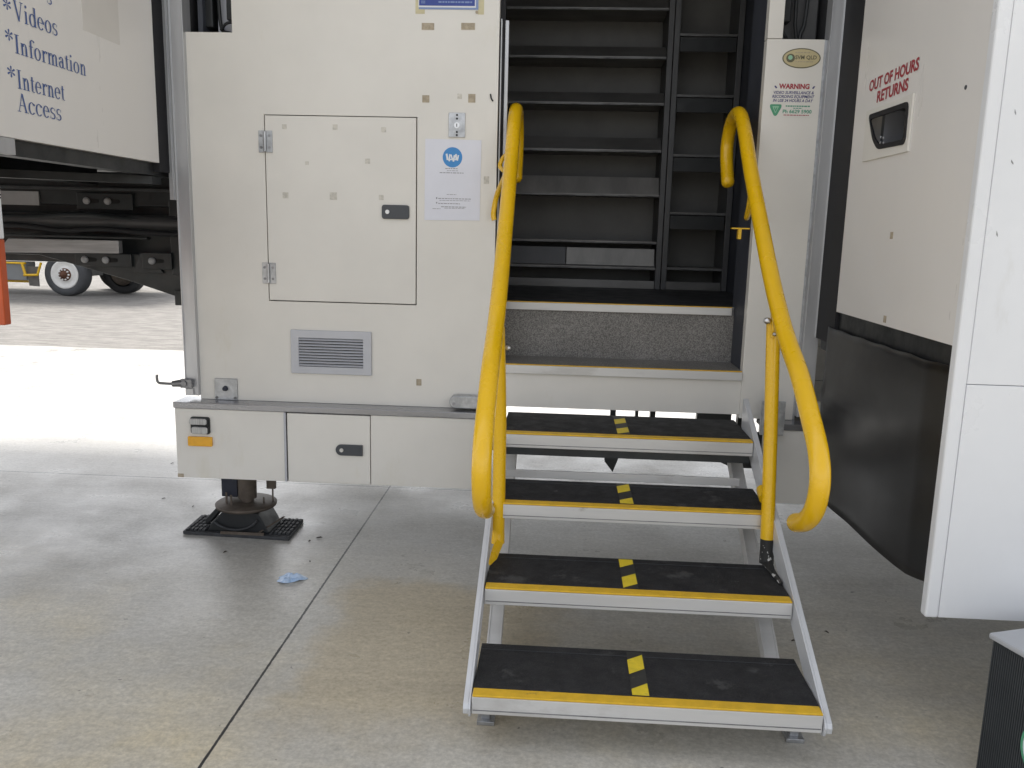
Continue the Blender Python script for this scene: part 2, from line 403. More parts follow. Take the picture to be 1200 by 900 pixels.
# ------------------------------------------------------------------ serif letters (stems, hairlines, bowls)
class Serif:
    def __init__(s): s.poly = []
    TH, TN = .115, .042
    def bar(s, x0, y0, x1, y1, w):
        s.poly.append([(x0-w/2, y0), (x0+w/2, y0), (x1+w/2, y1), (x1-w/2, y1)])
    def ser(s, x, y, w=.26): s.poly.append([(x-w/2, y), (x+w/2, y), (x+w/2, y+.035), (x-w/2, y+.035)])
    def rect(s, x0, y0, x1, y1): s.poly.append([(x0, y0), (x1, y0), (x1, y1), (x0, y1)])
    def ring(s, cx, cy, rx, ry, a0=0, a1=360, th=None, tn=None, n=26):
        th = th or s.TH; tn = tn or s.TN
        P = lambda a, ax, ay: (cx+ax*math.cos(R(a)), cy+ay*math.sin(R(a)))
        for i in range(n):
            b0 = a0+(a1-a0)*i/n; b1 = a0+(a1-a0)*(i+1)/n
            s.poly.append([P(b0, rx, ry), P(b1, rx, ry), P(b1, rx-th, ry-tn), P(b0, rx-th, ry-tn)])
    def dot(s, cx, cy, r): s.poly.append([(cx+r*math.cos(i*math.pi/6), cy+r*math.sin(i*math.pi/6)) for i in range(12)])
def glyph(ch):
    g = Serif(); X = .64; T = g.TH
    if ch == 'I': g.bar(.2, 0, .2, 1, T+.02); g.ser(.2, 0, .34); g.ser(.2, .965, .34); w = .4
    elif ch == 'V': g.bar(.14, 1, .4, 0, T); g.bar(.63, 1, .4, 0, .05); g.ser(.14, .965, .3); g.ser(.63, .965, .24); w = .76
    elif ch == 'A': g.bar(.37, 1, .1, 0, .05); g.bar(.37, 1, .62, 0, T); g.ser(.1, 0, .24); g.ser(.62, 0, .3); g.rect(.2, .33, .52, .37); w = .74
    elif ch == 'i': g.bar(.17, 0, .17, X, T); g.ser(.17, 0, .28); g.rect(.06, X-.035, .17, X); g.dot(.17, .88, .075); w = .34
    elif ch == 'n':
        g.bar(.17, 0, .17, X, T); g.ser(.17, 0, .25); g.rect(.06, X-.035, .17, X)
        g.ring(.335, .42, .175, .235, 0, 165); g.bar(.453, 0, .453, .43, T); g.ser(.453, 0, .25); w = .62
    elif ch == 'm':
        g.bar(.17, 0, .17, X, T); g.ser(.17, 0, .25); g.rect(.06, X-.035, .17, X)
        for c in (.335, .62): g.ring(c, .42, .175, .235, 0, 165); g.bar(c+.118, 0, c+.118, .43, T); g.ser(c+.118, 0, .24)
        w = .9
    elif ch == 'r': g.bar(.17, 0, .17, X, T); g.ser(.17, 0, .28); g.rect(.06, X-.035, .17, X); g.ring(.34, .42, .18, .23, 60, 165); g.dot(.41, .57, .065); w = .46
    elif ch == 'o': g.ring(.3, .32, .26, .34); w = .6
    elif ch == 'e': g.ring(.29, .32, .25, .34, 0, 320); g.rect(.1, .34, .5, .375); w = .57
    elif ch == 'c': g.ring(.29, .32, .25, .34, 40, 318); g.dot(.46, .53, .06); w = .54
    elif ch == 'd': g.ring(.29, .32, .25, .34); g.bar(.47, 0, .47, 1, T); g.rect(.36, .965, .47, 1); g.rect(.47, 0, .6, .035); w = .62
    elif ch == 'f': g.bar(.2, 0, .2, .82, T); g.ser(.2, 0, .28); g.rect(.06, X-.04, .36, X); g.ring(.33, .8, .19, .2, 40, 180); g.dot(.44, .92, .055); w = .4
    elif ch == 't': g.bar(.18, .1, .18, .82, T); g.rect(.05, X-.04, .34, X); g.ring(.29, .13, .17, .14, 180, 300, .1); w = .38
    elif ch == 'a':
        g.ring(.25, .19, .2, .2); g.bar(.4, .05, .4, .46, T); g.ring(.27, .44, .19, .2, 0, 150); g.dot(.13, .5, .06); g.rect(.4, 0, .55, .045); w = .57
    elif ch == 's':
        g.ring(.24, .475, .185, .175, 55, 270, .09, .06); g.ring(.24, .17, .2, .185, -130, 90, .09, .06)
        g.rect(.385, .48, .42, .62); g.rect(.04, .02, .075, .17); w = .48
    else: w = .3
    return g.poly, w
def serif_mb(s, p0, ux, uz, width, height, depth=.0006):
    polys = []; x = 0
    for ch in s:
        pl, wd = glyph(ch); polys += [[(a+x, b) for a, b in p] for p in pl]; x += wd
    ux = Vector(ux); uz = Vector(uz); nrm = ux.cross(uz); p0 = Vector(p0); mb = MB()
    for i, p in enumerate(polys):
        e = depth+.00002*(i % 40)
        mb.add([p0+ux*(a/x*width)+uz*(b*height)+nrm*e for a, b in p], [tuple(range(len(p)))])
    return mb
def star_mb(c, ux, uz, w, h, n=6, depth=.0006):
    ux = Vector(ux); uz = Vector(uz); nrm = ux.cross(uz); c = Vector(c); mb = MB()
    for k in range(n):
        a = 2*math.pi*k/n+math.pi/2; d = Vector((math.cos(a), math.sin(a))); e = Vector((-d.y, d.x))
        q = [d*.06-e*.03, d*.42-e*.1, d*.5, d*.42+e*.1, d*.06+e*.03]
        mb.add([c+ux*(t.x*w)+uz*(t.y*h)+nrm*(depth+.00002*k) for t in q], [(0, 1, 2, 3, 4)])
    return mb

def structure(o): o['kind'] = 'structure'; return o

# ================================================================== SETTING
structure(MB().box(-600, 600, -600, 900, -.6, -.012).build('gravel_yard', 'gravel'))
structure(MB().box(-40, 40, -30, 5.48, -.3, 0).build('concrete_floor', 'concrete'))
# unseen shed roof added to shade the slab, its extent set for the light
rf = MB()
RF0, RF1 = -1.0, 3.0
rf.box(-20, 20, RF0, RF1, 5.2, 5.25)
for k in range(4): rf.box(-20, 20, RF0+k*1.06, RF0+k*1.06+.1, 5.05, 5.2)
structure(rf.build('unseen_shade_roof', 'roof'))

# ================================================================== TRAILER
TR = thing('library_trailer', 'white expanding library trailer with open entry door between two slide-out pods', 'trailer', (-.3, 0, 0))
P = lambda mb, name, m, parent=TR, bevel=0., label=None: mb.build(name, m, parent, bevel, label)
TOP = 3.3
# --- front wall left of the door (built round the hatch opening)
fw = MB()
fw.box(-1.550, -1.356, 0, .05, .6465, 2.157)
fw.box(-1.356, -1.236, 0, .05, .6465, TOP)
fw.box(-1.236, -.603, 0, .05, .6465, 1.081); fw.box(-1.236, -.603, 0, .05, 1.8425, TOP)
fw.box(-.603, -.278, 0, .05, .6465, TOP)
wall = P(fw, 'front_wall', 'white')
P(box(-1.236, -.603, .045, .06, 1.081, 1.8425), 'door_recess', 'gap', wall)
# tape residue patches on the wall
for i, (x, z, ww, h, mm) in enumerate([(-.562, 2.188, .05, .026, 'residue'), (-.402, 2.190, .055, .026, 'residue'), (-.569, 1.913, .029, .028, 'residue'),
        (-.383, 1.918, .029, .033, 'residue'), (-.592, .752, .022, .028, 'residue'), (-.432, 1.925, .018, .02, 'residuepale'),(-.318, 1.60, .022, .03, 'residuepale')]):
    P(box(x-ww/2, x+ww/2, -.0012, 0.002, z-h/2, z+h/2), 'tape_residue', mm, wall)
P(MB().tube([(-.308, -.004, 1.935), (-.304, -.006, 1.918), (-.297, -.004, 1.908)], .003, 6), 'wall_hook', 'black', wall)
# --- hatch door
door = P(box(-1.2315, -.6075, -.003, .03, 1.0855, 1.8385), 'access_door', 'white', bevel=.0015)
for z0 in (1.691, 1.155):
    h = MB(); h.box(-1.259, -1.234, -.006, -.0005, z0, z0+.087); h.box(-1.2285, -1.201, -.008, -.0035, z0, z0+.087)
    h.cyl((-1.231, -.0095, z0+.004), (-1.231, -.0095, z0+.083), .0075, n=12)
    hg = P(h, 'hinge', 'zinc', door, .001)
    for x in (-1.248, -1.213):
        for zz in (.02, .067): P(MB().cyl((x, -.0055, z0+zz), (x, -.0095, z0+zz), .0055, n=10), 'hinge_screw', 'steel', door)
def paddle(parent, x0, x1, z0, z1, y, dot, round_left=False):
    pts = rounded([(x0, z0), (x1, z0), (x1, z1), (x0, z1)], .012 if not round_left else .0225)
    if round_left: pts = rounded([(x0, z0), (x1, z0), (x1, z1), (x0, z1)], .004) if False else [(x1, z0), (x1, z1)]+[((x0+.0235)-.0235*math.sin(R(a)), (z0+z1)/2+(z1-z0)/2*math.cos(R(a))) for a in range(0, 181, 15)]
    o = P(MB().prism([(a, y, b) for a, b in pts], (0, -.009, 0)), 'latch', 'latch', parent, .002)
    P(MB().cyl((dot, y-.008, (z0+z1)/2), (dot, y-.0125, (z0+z1)/2), .0085, n=16), 'lock_barrel', 'silver', parent)
paddle(door, -.748, -.634, 1.435, 1.492, -.003, -.724)
for x, z, s in [(-1.152, 1.521, .024), (-.951, 1.522, .03), (-.751, 1.521, .02), (-.807, 1.665, .02), (-1.059, 1.652, .014), (-1.15, 1.795, .018), (-.94, 1.797, .02), (-.74, 1.79, .02)]:
    P(box(x-s/2, x+s/2, -.0042, -.002, z-s/2, z+s/2), 'tape_residue', 'residuepale', door)
# --- key switch plate above the notice
kp = P(MB().box(-.475, -.408, -.006, .001, 1.766, 1.861), 'key_switch_plate', 'zinc', bevel=.001)
P(MB().cyl((-.441, -.005, 1.812), (-.441, -.011, 1.812), .0115, n=20), 'key_barrel', 'silver', kp)
b = MB()
for z in (1.852, 1.838, 1.786, 1.774): b.cyl((-.441, -.0055, z), (-.441, -.0075, z), .0042, n=10)
b.box(-.4425, -.4395, -.0125, -.0105, 1.806, 1.818)
P(b, 'screw_holes', 'gap', kp)
# --- vent grille
vf = plate_with_hole([(-1.143, 0, .775), (-.795, 0, .775), (-.795, 0, .962), (-1.143, 0, .962)], [(-1.109, 0, .806), (-.831, 0, .806), (-.831, 0, .929), (-1.109, 0, .929)], (0, -.010, 0))
vent = P(vf, 'vent_grille', 'greyalu', bevel=.0015)
P(box(-1.109, -.831, -.0025, -.0012, .806, .929), 'vent_backing', 'gap', vent)
sl = MB()
for k in range(10):
    z = .8125+k*.01225
    sl.prism([(-1.109, -.009, z-.0035), (-1.109, -.003, z+.0025), (-1.109, -.003, z+.0045), (-1.109, -.009, z-.0015)], (.278, 0, 0))
P(sl, 'vent_louvres', 'greyalu', vent)
# --- left corner post
po = MB(); po.box(-1.606, -1.550, -.020, .05, .664, TOP); po.box(-1.5535, -1.548, -.026, .05, .664, TOP)
po.box(-1.606, -1.602, -.026, -.018, .664, TOP)
pl = P(po, 'corner_post', 'alu', bevel=.001)
fl = MB(); fl.box(-1.640, -1.607, -.012, .04, 1.492, TOP); fl.box(-1.624, -1.619, -.020, -.010, 1.492, TOP); P(fl, 'post_flange', 'alu', pl, .001)
# --- right corner post
po = MB(); po.box(1.004, 1.060, -.020, .05, .664, TOP); po.box(1.045, 1.050, -.028, -.018, 1.0, TOP); po.box(1.061, 1.085, -.010, .04, 1.0, TOP); po.box(1.0, 1.0035, -.024, .05, .664, TOP)
P(po, 'corner_post', 'alu', bevel=.001)
# --- right front wall with the wiring recess above
fw = MB(); fw.box(.768, .988, 0, .05, .6465, 2.157); fw.box(.768, .826, 0, .05, 2.1595, TOP)
P(fw, 'entry_side_wall', 'white', bevel=.001)
P(box(.988, 1.0, .012, .05, .6465, 2.157), 'wall_joint', 'zinc')
def recess(x0, x1, z0, z1, name):
    r = MB()
    r.box(x0, x1, .17, .18, z0, z1); r.box(x0-.01, x0, .051, .17, z0, z1); r.box(x1, x1+.01, .051, .17, z0, z1); r.box(x0, x1, .051, .17, z0-.01, z0)
    return P(r, name, 'dark')
r1 = recess(-1.55, -1.36, 2.15, TOP, 'wiring_recess')
P(box(-1.535, -1.47, .09, .168, 2.195, 2.5), 'control_box', 'black', r1, .006)
P(box(-1.452, -1.372, .10, .168, 2.152, 2.5), 'backing_plate', 'greyalu', r1)
P(box(-1.398, -1.362, .05, .09, 2.215, 2.5), 'junction_box', 'black', r1, .006)
P(MB().tube([(-1.44, .07, 2.6), (-1.437, .075, 2.3), (-1.43, .08, 2.19), (-1.40, .075, 2.17), (-1.365, .07, 2.165)], .008, 8), 'cable', 'black', r1)
P(MB().tube([(-1.43, .07, 2.18), (-1.40, .06, 2.205), (-1.362, .065, 2.212)], .006, 8), 'cable', 'black', r1)
r2 = recess(.83, 1.0, 2.15, TOP, 'wiring_recess')
P(box(.845, .985, .13, .168, 2.155, 2.7), 'backing_plate', 'upright', r2)
P(box(.832, .868, .06, .12, 2.235, 2.6), 'control_box', 'black', r2, .006)
for pth in ([(.885, .08, 2.6), (.888, .08, 2.27), (.896, .085, 2.2), (.905, .09, 2.152)], [(.945, .09, 2.6), (.93, .09, 2.26), (.917, .09, 2.2), (.912, .09, 2.152)], [(.838, .08, 2.21), (.848, .075, 2.19), (.866, .085, 2.168)]):
    P(MB().tube(pth, .0075, 8), 'cable', 'black', r2)
# --- skirt and ledge
ledge = MB(); ledge.box(-1.636, -.285, -.086, .05, .620, .6455); P(ledge, 'skirt_ledge', 'ledge', bevel=.002)
ledge = MB(); ledge.box(.852, 1.10, -.086, .05, .620, .6455); P(ledge, 'skirt_ledge', 'ledge', bevel=.002)
sk = MB(); sk.box(-1.632, -1.155, -.08, -.04, .312, .618); sk.box(-1.155, -.789, -.08, -.04, .312, .3155); sk.box(-.7835, -.29, -.08, -.04, .312, .618)
skirt = P(sk, 'skirt_panel', 'white', bevel=.0015)
P(box(-1.632, -1.605, -.0808, -.079, .312, .328), 'chipped_corner', 'residue', skirt)
P(box(-1.155, -.7835, -.05, -.035, .312, .618), 'hatch_recess', 'gap', skirt)
P(MB().box(-1.156, -1.147, -.088, -.079, .313, .617), 'hatch_hinge', 'greyalu', skirt, .001)
hd = P(box(-1.143, -.7865, -.0825, -.05, .3155, .6145), 'skirt_hatch', 'white', bevel=.0015)
paddle(hd, -.933, -.817, .440, .488, -.0825, -.907, True)
P(box(.86, 1.10, -.08, -.04, .306, .618), 'skirt_panel', 'white', bevel=.0015)
# side marker lights and amber reflector
lm = P(MB().prism([(a, -.08, b) for a, b in rounded([(-1.562, .510), (-1.478, .510), (-1.478, .585), (-1.562, .585)], .012)], (0, -.010, 0)), 'marker_light', 'black', bevel=.002)
for z0, z1, x0, x1 in ((.553, .579, -1.561, -1.486), (.5135, .543, -1.553, -1.483)):
    P(MB().prism([(a, -.088, b) for a, b in rounded([(x0, z0), (x1, z0), (x1, z1), (x0, z1)], .009)], (0, -.016, 0)), 'marker_lens', 'lens', lm, .003)
    P(box(x1-.008, x1+.004, -.100, -.088, z0-.002, z1+.002), 'lens_rim', 'black', lm, .003)
P(MB().prism([(a, -.08, b) for a, b in rounded([(-1.576, .456), (-1.470, .456), (-1.470, .498), (-1.576, .498)], .005)], (0, -.012, 0)), 'amber_reflector', 'amber', bevel=.002)
# steel anchor plate and end stop above the ledge
ap = P(box(-1.484, -1.384, -.008, .0, .6465, .740), 'anchor_plate', 'zinc', bevel=.001)
P(MB().cyl((-1.436, -.007, .697), (-1.436, -.022, .697), .012, .009, 16), 'anchor_bolt', 'jackblue', ap)
for x in (-1.475, -1.394): P(MB().cyl((x, -.0075, .656), (x, -.012, .656), .006, n=10), 'anchor_screw', 'steel', ap)
es = P(MB().prism([(a, -.001, b) for a, b in [(-.30, .655), (-.30, .708)]+[(-.428-.0265*math.sin(R(t)), .6815+.0265*math.cos(R(t))) for t in range(0, 181, 15)]], (0, -.05, 0)), 'rubbing_stop', 'zinc', bevel=.003)
for x, z in ((-.435, .674), (-.33, .69)): P(MB().cyl((x, -.051, z), (x, -.055, z), .0065, n=10), 'stop_bolt', 'steel', es)
P(box(.835, .93, -.10, -.088, .600, .742), 'stair_anchor_plate', 'zinc', bevel=.002)
# hook latch on the left post
hk = P(MB().box(-1.618, -1.568, -.048, -.0265, .700, .738), 'pin_latch', 'steel', bevel=.002)
P(MB().cyl((-1.612, -.038, .72), (-1.655, -.038, .715), .017, .013, 14).cyl((-1.60, -.05, .72), (-1.60, -.056, .72), .012, n=12), 'latch_collar', 'steel', hk, .001)
P(MB().tube([(-1.645, -.04, .715), (-1.70, -.04, .716), (-1.715, -.04, .718), (-1.722, -.04, .728), (-1.7225, -.04, .752)], .0058, 8), 'latch_pin', 'steel', hk)
P(box(-1.602, -1.57, -.029, -.026, .668, .694), 'latch_plate', 'alu', hk)
# --- doorway: frame channel, steps, interior shell
jm = MB(); jm.box(-.257, -.243, .045, .075, .845, 2.225); jm.box(-.273, -.268, .02, .05, .845, 2.225); P(jm, 'door_frame_channel', 'alu', bevel=.001)
P(box(-.279, -.258, .0505, .10, .845, TOP), 'door_seal', 'seal')
P(box(-.272, .7675, .006, .04, .660, .8055), 'sill_panel', 'white', bevel=.001)
sn = P(MB().box(-.270, .7665, -.008, .045, .8065, .842), 'sill_nosing', 'aluh', bevel=.0015)
P(box(-.270, .7665, -.004, .012, .8425, .8455), 'sill_yellow_edge', 'nosing', sn)
P(box(-.270, .790, .012, .262, .826, .8445), 'entry_tread', 'speckle')
P(box(-.270, .790, .256, .275, .8445, 1.053), 'entry_riser', 'speckle')
n2 = P(box(-.270, .756, .243, .29, 1.054, 1.087), 'floor_nosing', 'aluh', bevel=.0015)
P(box(-.270, .756, .247, .262, 1.0875, 1.0905), 'floor_yellow_edge', 'nosing', n2)
P(box(.757, .80, .262, .30, 1.030, 1.09), 'nosing_end_cap', 'steel')
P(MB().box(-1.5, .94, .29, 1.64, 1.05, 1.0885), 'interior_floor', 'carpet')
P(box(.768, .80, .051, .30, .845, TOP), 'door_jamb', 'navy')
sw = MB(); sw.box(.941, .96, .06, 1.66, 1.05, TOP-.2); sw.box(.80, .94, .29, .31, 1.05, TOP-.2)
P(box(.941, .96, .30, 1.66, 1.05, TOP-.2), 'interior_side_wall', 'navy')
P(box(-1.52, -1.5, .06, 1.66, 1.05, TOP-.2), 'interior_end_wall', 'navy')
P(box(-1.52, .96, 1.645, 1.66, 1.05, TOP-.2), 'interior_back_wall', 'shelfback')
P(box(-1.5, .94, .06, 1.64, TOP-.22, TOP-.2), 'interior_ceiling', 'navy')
P(MB().tube([(-.245, .10, 1.0), (-.2445, .10, .998)], .012, 10), 'door_bolt', 'silver')
lev = MB(); lev.box(.690, .762, .034, .060, 1.428, 1.434); lev.box(.716, .729, .03, .062, 1.388, 1.428)
P(lev, 'door_catch', 'yellow', bevel=.001)
# --- body shell, pods and chassis
sh = MB()
sh.box(-4.2, -1.5, 2.45, 2.5, 1.66, TOP); sh.box(-1.5, 3.6, 2.45, 2.5, .66, TOP); sh.box(-4.2, 3.6, .0, 2.5, TOP+.001, TOP+.05); sh.box(-4.2, -4.15, .05, 2.45, 1.64, TOP); sh.box(3.55, 3.6, .05, 2.45, .66, TOP)
sh.box(1.10, 3.55, .05, 2.45, .66, .72); sh.box(-1.5, 1.10, .30, 2.45, .72, .76)
P(sh, 'body_shell', 'white')
P(box(-4.15, -1.64, .05, 2.45, 1.66, 1.70), 'gooseneck_floor', 'chassis')
# left pod
LX = -1.636
lp = P(MB().box(-1.68, LX, -1.10, -.10, 1.634, TOP), 'slide_out_pod', 'pod', label='left slide-out pod side with blue lettering')
P(box(-1.68, LX+.001, -.0995, -.013, 1.60, TOP), 'pod_seal', 'seal', lp)
P(box(-4.2, -1.681, -1.10, -.05, 1.63, 1.66), 'pod_floor', 'black', lp)
P(box(-4.2, -1.681, -1.10, -.05, TOP-.05, TOP), 'pod_roof', 'white', lp)
P(MB().box(-4.2, -1.630, -1.132, -1.101, 1.34, TOP), 'pod_front_panel', 'podfront', lp, .004)
P(MB().box(-4.2, -1.630, -1.132, -1.101, 1.089, 1.339), 'pod_valance', 'orange', lp, .004)
P(MB().prism([(-1.66, -1.1335, 1.338), (-1.6305, -1.1335, 1.338), (-1.6305, -1.1335, 1.36)], (0, .001, 0)), 'pod_stripe', 'orange', lp)
gr = MB()
for k in range(9):
    z = 1.455+k*.0085; gr.box(-1.633, -1.608-.006*random.random(), -1.135, -1.1325, z, z+.004)
P(gr, 'printed_marks', 'gap', lp)
# lettering on the left pod: runs along +Y, faces +X
UY, UZ = (0, 1, 0), (0, 0, 1)
for word, y0, z, wd, hh in (('Videos', -.972, 1.976, .222, .056), ('Information', -.978, 1.881, .380, .054), ('Internet', -.979, 1.781, .244, .054), ('Access', -.985, 1.7145, .224, .054), ('s', -.800, 2.0640, .03, .056)):
    P(serif_mb(word, (LX, y0, z), UY, UZ, wd, hh, .0012), 'lettering', 'bluetext', lp)
for y, z in ((-.997, 2.012), (-.999, 1.927), (-1.002, 1.824)):
    P(star_mb((LX, y, z), UY, UZ, .040, .034), 'lettering', 'bluetext', lp)
P(box(LX-.001, LX+.0006, -.60, -.36, 2.03, 2.4), 'faded_sticker_patch', 'residuepale', lp).data.materials[0] = mat('faded_patch', (.68, .65, .61), .4, var=.04)
# right pod
RX = 1.047
rp = MB(); rp.box(RX, RX+.05, -1.217, -.787, 1.127, TOP); rp.box(RX, RX+.05, -.39, -.25, 1.127, TOP); rp.box(RX, RX+.05, -.787, -.39, 1.127, 1.667); rp.box(RX, RX+.05, -.787, -.39, 1.838, TOP)
rp = P(rp, 'slide_out_pod', 'pod', label='right slide-out pod side with returns slot and black curtain below')
P(box(RX-.001, RX+.05, -.2495, -.03, 1.0, TOP), 'pod_seal', 'seal', rp)
P(box(RX+.051, 3.6, -1.217, -.05, 1.127, 1.16), 'pod_floor', 'black', rp)
P(box(RX+.051, 3.6, -1.217, -.05, TOP-.05, TOP), 'pod_roof', 'white', rp)
P(box(RX+.012, RX+.05, -1.21, -.06, .96, 1.125), 'pod_floor_beam', 'black', rp)
P(MB().box(RX+.0327, 3.6, -1.2525, -1.219, 1.030, TOP), 'pod_front_panel', 'podfront', rp, .002)
P(MB().box(RX+.0327, 3.6, -1.2535, -1.219, .370, 1.0285), 'pod_valance', 'podfront', rp, .0015)
P(MB().box(RX-.004, RX+.0325, -1.2545, -1.219, .368, TOP), 'corner_trim', 'podfront', rp, .006)
st = MB()
for x, z, dx, dz in ((1.13, 1.94, .02, .003), (1.15, 1.905, .03, .004), (1.113, 1.72, .004, .008), (1.12, 1.60, .006, .006), (1.106, 1.42, .004, .01), (1.10, 1.02, .008, .003)):
    st.prism([(x, -1.2532, z), (x+dx, -1.2532, z-.006), (x+dx, -1.2532, z-.006+dz*.6), (x, -1.2532, z+dz)], (0, .0006, 0))
P(st, 'scuff_marks', 'steel', rp)
# returns slot
outer = [(RX, -.390, 1.667), (RX, -.787, 1.667), (RX, -.787, 1.838), (RX, -.390, 1.838)]
hole = rounded([(-.425, 1.815), (-.757, 1.811), (-.761, 1.697), (-.54, 1.703), (-.487, 1.737)], .022)
fp = P(plate_with_hole(outer, [(RX, a, b) for a, b in hole], (-.006, 0, 0)), 'returns_plate', 'white', rp, .0008)
P(plate_with_hole([(RX-.003, a, b) for a, b in rounded([(-.419, 1.822), (-.763, 1.818), (-.767, 1.690), (-.535, 1.696), (-.48, 1.733)], .024)],
                  [(RX-.003, a, b) for a, b in rounded([(-.435, 1.805), (-.748, 1.802), (-.751, 1.706), (-.545, 1.711), (-.497, 1.739)], .018)], (-.006, 0, 0)), 'slot_seal', 'seal', fp)
ch = MB(); ch.box(RX+.16, RX+.17, -.80, -.38, 1.66, 1.84); ch.box(RX+.051, RX+.16, -.80, -.79, 1.66, 1.84); ch.box(RX+.051, RX+.16, -.387, -.377, 1.66, 1.84); ch.box(RX+.051, RX+.16, -.79, -.387, 1.84, 1.85); ch.box(RX+.051, RX+.16, -.79, -.387, 1.65, 1.66)
P(ch, 'returns_chute', 'chute', fp)
P(MB().prism([(RX+.02, -.50, 1.66), (RX+.02, -.50, 1.83), (RX+.13, -.44, 1.83), (RX+.13, -.44, 1.66)], (.004, .006, 0)), 'chute_flap', 'greyalu', fp)
bl = MB()
for y, z in ((-.56, 1.733), (-.585, 1.728), (-.59, 1.712), (-.56, 1.716)): bl.cyl((RX-.008, y, z), (RX-.010, y, z), .004, n=8)
P(bl, 'slot_rivets', 'greyalu', fp)
DY = (0, -1, 0)
P(text_mb('OUT OF HOURS', (RX, -.379, 1.905), DY, UZ, .415, .037, .03, 0, .0012), 'lettering', 'redtext', rp)
P(text_mb('RETURNS', (RX, -.465, 1.857), DY, UZ, .262, .037, .03, 0, .0012), 'lettering', 'redtext', rp)
for y, z in ((-.718, 1.414), (-.734, 1.148)): P(box(RX-.0012, RX+.001, y-.011, y+.011, z-.011, z+.011), 'tape_residue', 'residue', rp)
P(MB().cyl((RX-.002, -1.12, 1.80), (RX+.001, -1.12, 1.80), .006, n=8), 'rivet', 'latch', rp)
# black vinyl curtain under the right pod
def curtain():
    ny, nz = 60, 22; mb = MB(); vs = []
    bot = [(-.22, .39), (-.36, .402), (-.60, .412), (-.85, .42), (-1.02, .425), (-1.10, .432), (-1.16, .444), (-1.21, .456)]
    def bz(y):
        for (a, za), (b_, zb) in zip(bot, bot[1:]):
            if b_ <= y <= a: return za+(zb-za)*(a-y)/(a-b_)
        return bot[-1][1]
    for j in range(nz+1):
        for i in range(ny+1):
            y = -.20-1.034*i/ny; t = j/nz
            zt = 1.066+.003*math.sin(4*y)+.0015*math.sin(31*y)
            z = zt+(bz(y)-zt)*t
            x = RX-.006+.004*t*math.sin(5.2*y+1.5*t)+.0025*t*math.sin(13*y-3*t)*t+.002*math.sin(3.5*t*3+y*4)*t - .016*math.exp(-((t-.38-.25*(y+.4))/.05)**2)*math.exp(-((y+.38)/.2)**2)
            e = max(0, min(1, (-y-1.10)/.11)); x = x*(1-e)+(RX+.006)*e
            vs.append((x, y, z))
    W = ny+1
    mb.add(vs, [(j*W+i, j*W+i+1, (j+1)*W+i+1, (j+1)*W+i) for j in range(nz) for i in range(ny)], True)
    o = P(mb, 'vinyl_curtain', 'vinyl', rp)
    s = o.modifiers.new('thickness', 'SOLIDIFY'); s.thickness = .003
curtain()
# chassis under the body and gooseneck at the left
cb = MB()
cb.box(-1.6, 3.5, .58, .60, .57, .72); cb.box(-1.6, 3.5, .50, .68, .565, .577); cb.box(-1.6, 3.5, 1.9, 1.92, .50, .72); cb.box(-1.6, 3.5, 1.82, 2.0, .495, .507)
for x in (-1.3, -.4, .9, 1.6, 2.6): cb.box(x, x+.06, .60, 1.9, .575, .65)
for x0, x1, z in ((.255, .28, .52), (.372, .386, .52), (.442, .466, .52), (.66, .82, .50), (.85, .905, .47), (.96, 1.5, .40)): cb.box(x0, x1, .40, .44, z, .64)
P(cb, 'chassis_frame', 'chassis')
hb = MB(); hb.prism([(.225, .36, .50), (.345, .36, .50), (.345, .36, .372), (.30, .36, .355), (.275, .36, .285), (.235, .36, .335)], (0, .03, 0)); hb.prism([(.72, .36, .50), (.95, .36, .50), (.95, .36, .33), (.83, .36, .33), (.76, .36, .36)], (0, .03, 0))
hb.box(-.35, .95, .345, .355, .372, .50)
P(hb, 'hanging_bracket', 'chassis')
g = MB()
g.box(-4.2, -1.60, .35, .40, 1.47, 1.62)
g.box(-4.2, -1.60, .30, .42, 1.63, 1.655); g.box(-4.2, -1.60, .26, .30, 1.595, 1.612)
g.box(-4.2, -1.60, .42, .46, 1.20, 1.47)
g.prism([(-4.2, .33, 1.25), (-1.60, .33, 1.25), (-1.60, .33, .99), (-1.75, .33, 1.045), (-2.02, .33, 1.128), (-2.24, .33, 1.185), (-2.44, .33, 1.235), (-4.2, .33, 1.24)], (0, .05, 0))
g.box(-1.80, -1.57, .31, .328, 1.16, 1.5); g.box(-1.79, -1.57, .305, .312, 1.02, 1.09); g.box(-4.2, -1.9, .29, .33, 1.318, 1.33)
goose = P(g, 'gooseneck_beam', 'chassis', bevel=.004)
for x0, x1, z0, z1, y in ((-2.245, -1.98, 1.45, 1.525, .345), (-2.26, -1.99, 1.19, 1.25, .324), (-1.93, -1.79, 1.185, 1.26, .304)):
    kp_ = P(box(x0, x1, y-.012, y, z0, z1), 'keyhole_plate', 'chassis', goose, .003)
    for xx in ((x0+.05, x0+.15) if x1-x0 > .2 else (x0+.05,)):
        zc = (z0+z1)/2
        P(MB().prism([(a, y-.0125, b_) for a, b_ in rounded([(xx, zc-.012), (xx+.055, zc-.008), (xx+.055, zc+.008), (xx, zc+.012)], .008)], (0, -.0015, 0)), 'keyhole_slot', 'gap', goose)
        P(MB().lathe((xx, y-.014, zc), (0, -1, 0), [(0, .016), (.008, .016), (.014, .009), (.015, .0005)], 14), 'keyhole_stud', 'labelgrey', goose)
P(box(-2.7, -2.43, .340, .3485, 1.462, 1.525), 'maker_plate', 'labelgrey', goose, .001)
P(MB().prism([(-2.62, .29, 1.243), (-2.035, .29, 1.252), (-2.035, .29, 1.311), (-2.56, .29, 1.309)], (0, .035, 0)), 'galvanised_plank', 'galv', goose, .003)
